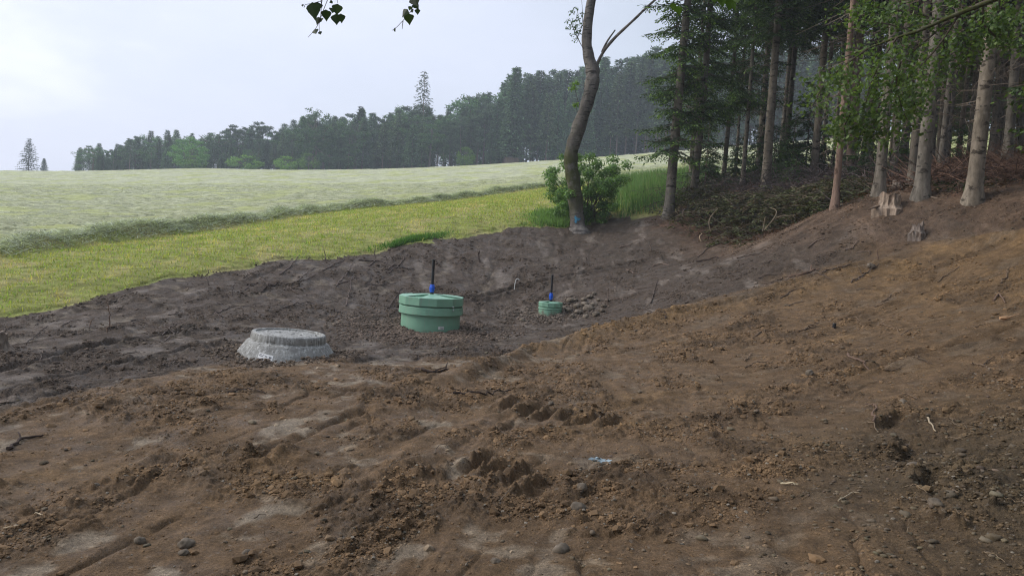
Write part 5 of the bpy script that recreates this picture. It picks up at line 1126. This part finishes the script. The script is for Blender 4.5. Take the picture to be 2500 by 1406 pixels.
for Y, dpx, dn in rows:
    px = 190 + rng.random() * 20
    while px < 2150:
        top = np.interp(px, SK[:, 0], SK[:, 1]) ; front = (Y < 136)
        if px < 1250: kk = rng.choice(['p1', 'p2', 's1', 't1', 's2', 't2', 'oa'], p=[.15, .13, .16, .10, .16, .08, .22])
        else: kk = rng.choice(['s1', 's2', 't1', 't2', 'p1'], p=[.22, .22, .24, .22, .10])
        if px < 300: kk = rng.choice(['s1', 's2', 'p1'])
        hz = {'p': 'dark pine with a rounded crown in the left and middle of the far wood', 's': 'dark spruce in the far wood beyond the hay field', 't': 'spruce with a bare lower stem in the far wood', 'o': 'dark green broadleaf tree among the pines of the far wood'}[kk[0]]
        gp = {'p': 'pines of the far wood', 's': 'spruces of the far wood', 't': 'bare stemmed spruces of the far wood', 'o': 'broadleaf trees of the far wood'}[kk[0]]
        dt_ = (rng.random() ** 1.5 * 26 - 3) if Y > 134 else 6 + abs(rng.normal()) * 36
        bs = np.interp(px, [0, 500, 1050, 1340, 1650, 2100], [417, 411, 412, 396, 373, 340]); tp_ = min(top + dt_, bs - 26)
        wd = rng.uniform(.85, 1.2) * {'s': .9 if px > 1000 else 1.35, 't': .95 if px > 1000 else 1.2, 'p': 1.15, 'o': 1.2}[kk[0]]
        ftree(kk, px, tp_, Y + rng.uniform(-1.5, 1.5), hz, gp, wide=wd); cnt += 1; px += dpx * rng.uniform(.7, 1.4) * (1.0 if px < 1650 else 1.5)
print('far trees', cnt)
for i in range(52):    # undergrowth edge closing the foot of the far wood on the left
    px = 228 + i * 16 + rng.normal() * 6
    if 395 < px < 540 or 690 < px < 800: continue
    ftree('bu' if False else ('s2' if i % 3 else 'oa'), px, np.interp(px, [0, 500, 1050], [417, 411, 412]) - rng.uniform(26, 62), 132 + rng.random() * 4, 'low dark tree closing the foot of the far wood at the field edge', 'low trees along the foot of the far wood', wide=2.1)
# little shed at the wood edge
q = P(1248, 392, 131.5); z0 = float(hbase([q[0]], [131.5])[0]); e = empty('wooden_shed', (q[0], 131.5, z0 - .1), R_(12), 'tiny brown wooden shed under the trees at the far field edge', 'shed')
mb = MB(); V = np.array([(-1.2, -.9, 0), (1.2, -.9, 0), (1.2, .9, 0), (-1.2, .9, 0), (-1.2, -.9, 1.3), (1.2, -.9, 1.3), (1.2, .9, 1.0), (-1.2, .9, 1.0)]); mb.add(V, [[0, 1, 5, 4], [1, 2, 6, 5], [2, 3, 7, 6], [3, 0, 4, 7]]); mb.build('wall', SHEDW, e)
mb = MB(); V = np.array([(-1.35, -1.05, 1.32), (1.35, -1.05, 1.32), (1.35, 1.05, .98), (-1.35, 1.05, .98)]); V2 = V + [0, 0, .08]; mb.add(np.vstack([V, V2]), [[0, 3, 2, 1], [4, 5, 6, 7], [0, 1, 5, 4], [1, 2, 6, 5], [2, 3, 7, 6], [3, 0, 4, 7]]); mb.build('roof', GREYP, e)
# ------------------------------------------------------------------ light
w = bpy.data.worlds.new('World'); sc.world = w; w.use_nodes = True; nt = w.node_tree; nt.nodes.clear()
wo = nt.nodes.new('ShaderNodeOutputWorld')
SUN_EL, SUN_AZ = R_(36), R_(-85)       # azimuth from +Y towards +X
sky = N(nt, 'TexSky', sky_type='NISHITA', sun_disc=False, sun_elevation=SUN_EL, sun_rotation=SUN_AZ, air_density=1.5, dust_density=4.0)
b1 = N(nt, 'Background'); b1.inputs['Strength'].default_value = .12; L(nt, sky.outputs[0], b1.inputs['Color'])
tc = N(nt, 'TexCoord'); gen = tc.outputs['Generated']
dt = N(nt, 'VectorMath', operation='DOT_PRODUCT'); dt.inputs[1].default_value = (-.95, .28, .10); L(nt, gen, dt.inputs[0])
cl = noise(nt, gen, 1.6, 5, .55, (1, 1, 2.2))
f = mth(nt, 'ADD', mth(nt, 'MULTIPLY', dt.outputs['Value'], .85), mth(nt, 'MULTIPLY', mth(nt, 'SUBTRACT', cl, .5), 1.1))
cc = ramp(nt, f, [(.0, (.40, .45, .55)), (.25, (.62, .68, .81)), (.62, (.80, .84, 1.02)), (.85, (1.25, 1.25, 1.3))])
sx = N(nt, 'SeparateXYZ'); L(nt, gen, sx.inputs[0]); zen = ramp(nt, sx.outputs[2], [(.30, 1.0), (.9, 1.9)])
cc = mixc(nt, 1.0, cc, zen, 'MULTIPLY')
b2 = N(nt, 'Background'); b2.inputs['Strength'].default_value = 1.0; L(nt, cc, b2.inputs['Color'])
mx = N(nt, 'MixShader'); mx.inputs[0].default_value = .9; L(nt, b1.outputs[0], mx.inputs[1]); L(nt, b2.outputs[0], mx.inputs[2]); L(nt, mx.outputs[0], wo.inputs['Surface'])
sl = bpy.data.lights.new('sun', 'SUN'); so = bpy.data.objects.new('sun', sl); COL.objects.link(so)
sl.energy = 1.5; sl.angle = R_(20); sl.color = (1, .93, .83)
sd = Vector((math.sin(SUN_AZ) * math.cos(SUN_EL), math.cos(SUN_AZ) * math.cos(SUN_EL), math.sin(SUN_EL)))
so.rotation_euler = sd.to_track_quat('Z', 'Y').to_euler()
sc.view_settings.view_transform = 'Standard'; sc.view_settings.look = 'None'; sc.view_settings.exposure = .32; sc.view_settings.gamma = 1

# damp air over the field
def haze():
    m, nt, o = mat('haze'); v = N(nt, 'VolumePrincipled'); v.inputs['Color'].default_value = (.84, .93, 1.0, 1); v.inputs['Density'].default_value = .0014; v.inputs['Anisotropy'].default_value = .2
    L(nt, v.outputs[0], o.inputs['Volume']); x0, x1, y0, y1, z0, z1 = -318, 318, -318, 318, -62, 64
    V = [(x0, y0, z0), (x1, y0, z0), (x1, y1, z0), (x0, y1, z0), (x0, y0, z1), (x1, y0, z1), (x1, y1, z1), (x0, y1, z1)]
    mb = MB(); mb.add(V, [[0, 3, 2, 1], [4, 5, 6, 7], [0, 1, 5, 4], [1, 2, 6, 5], [2, 3, 7, 6], [3, 0, 4, 7]]); tag(mb.build('haze', m), kind='stuff')
haze()
sc.cycles.volume_bounces = 0
sc.cycles.use_denoising = True
sc.cycles.denoising_prefilter = 'NONE'
sc.cycles.filter_width = 1.15
sc.cycles.use_adaptive_sampling = False
sc.cycles.sample_clamp_indirect = 4
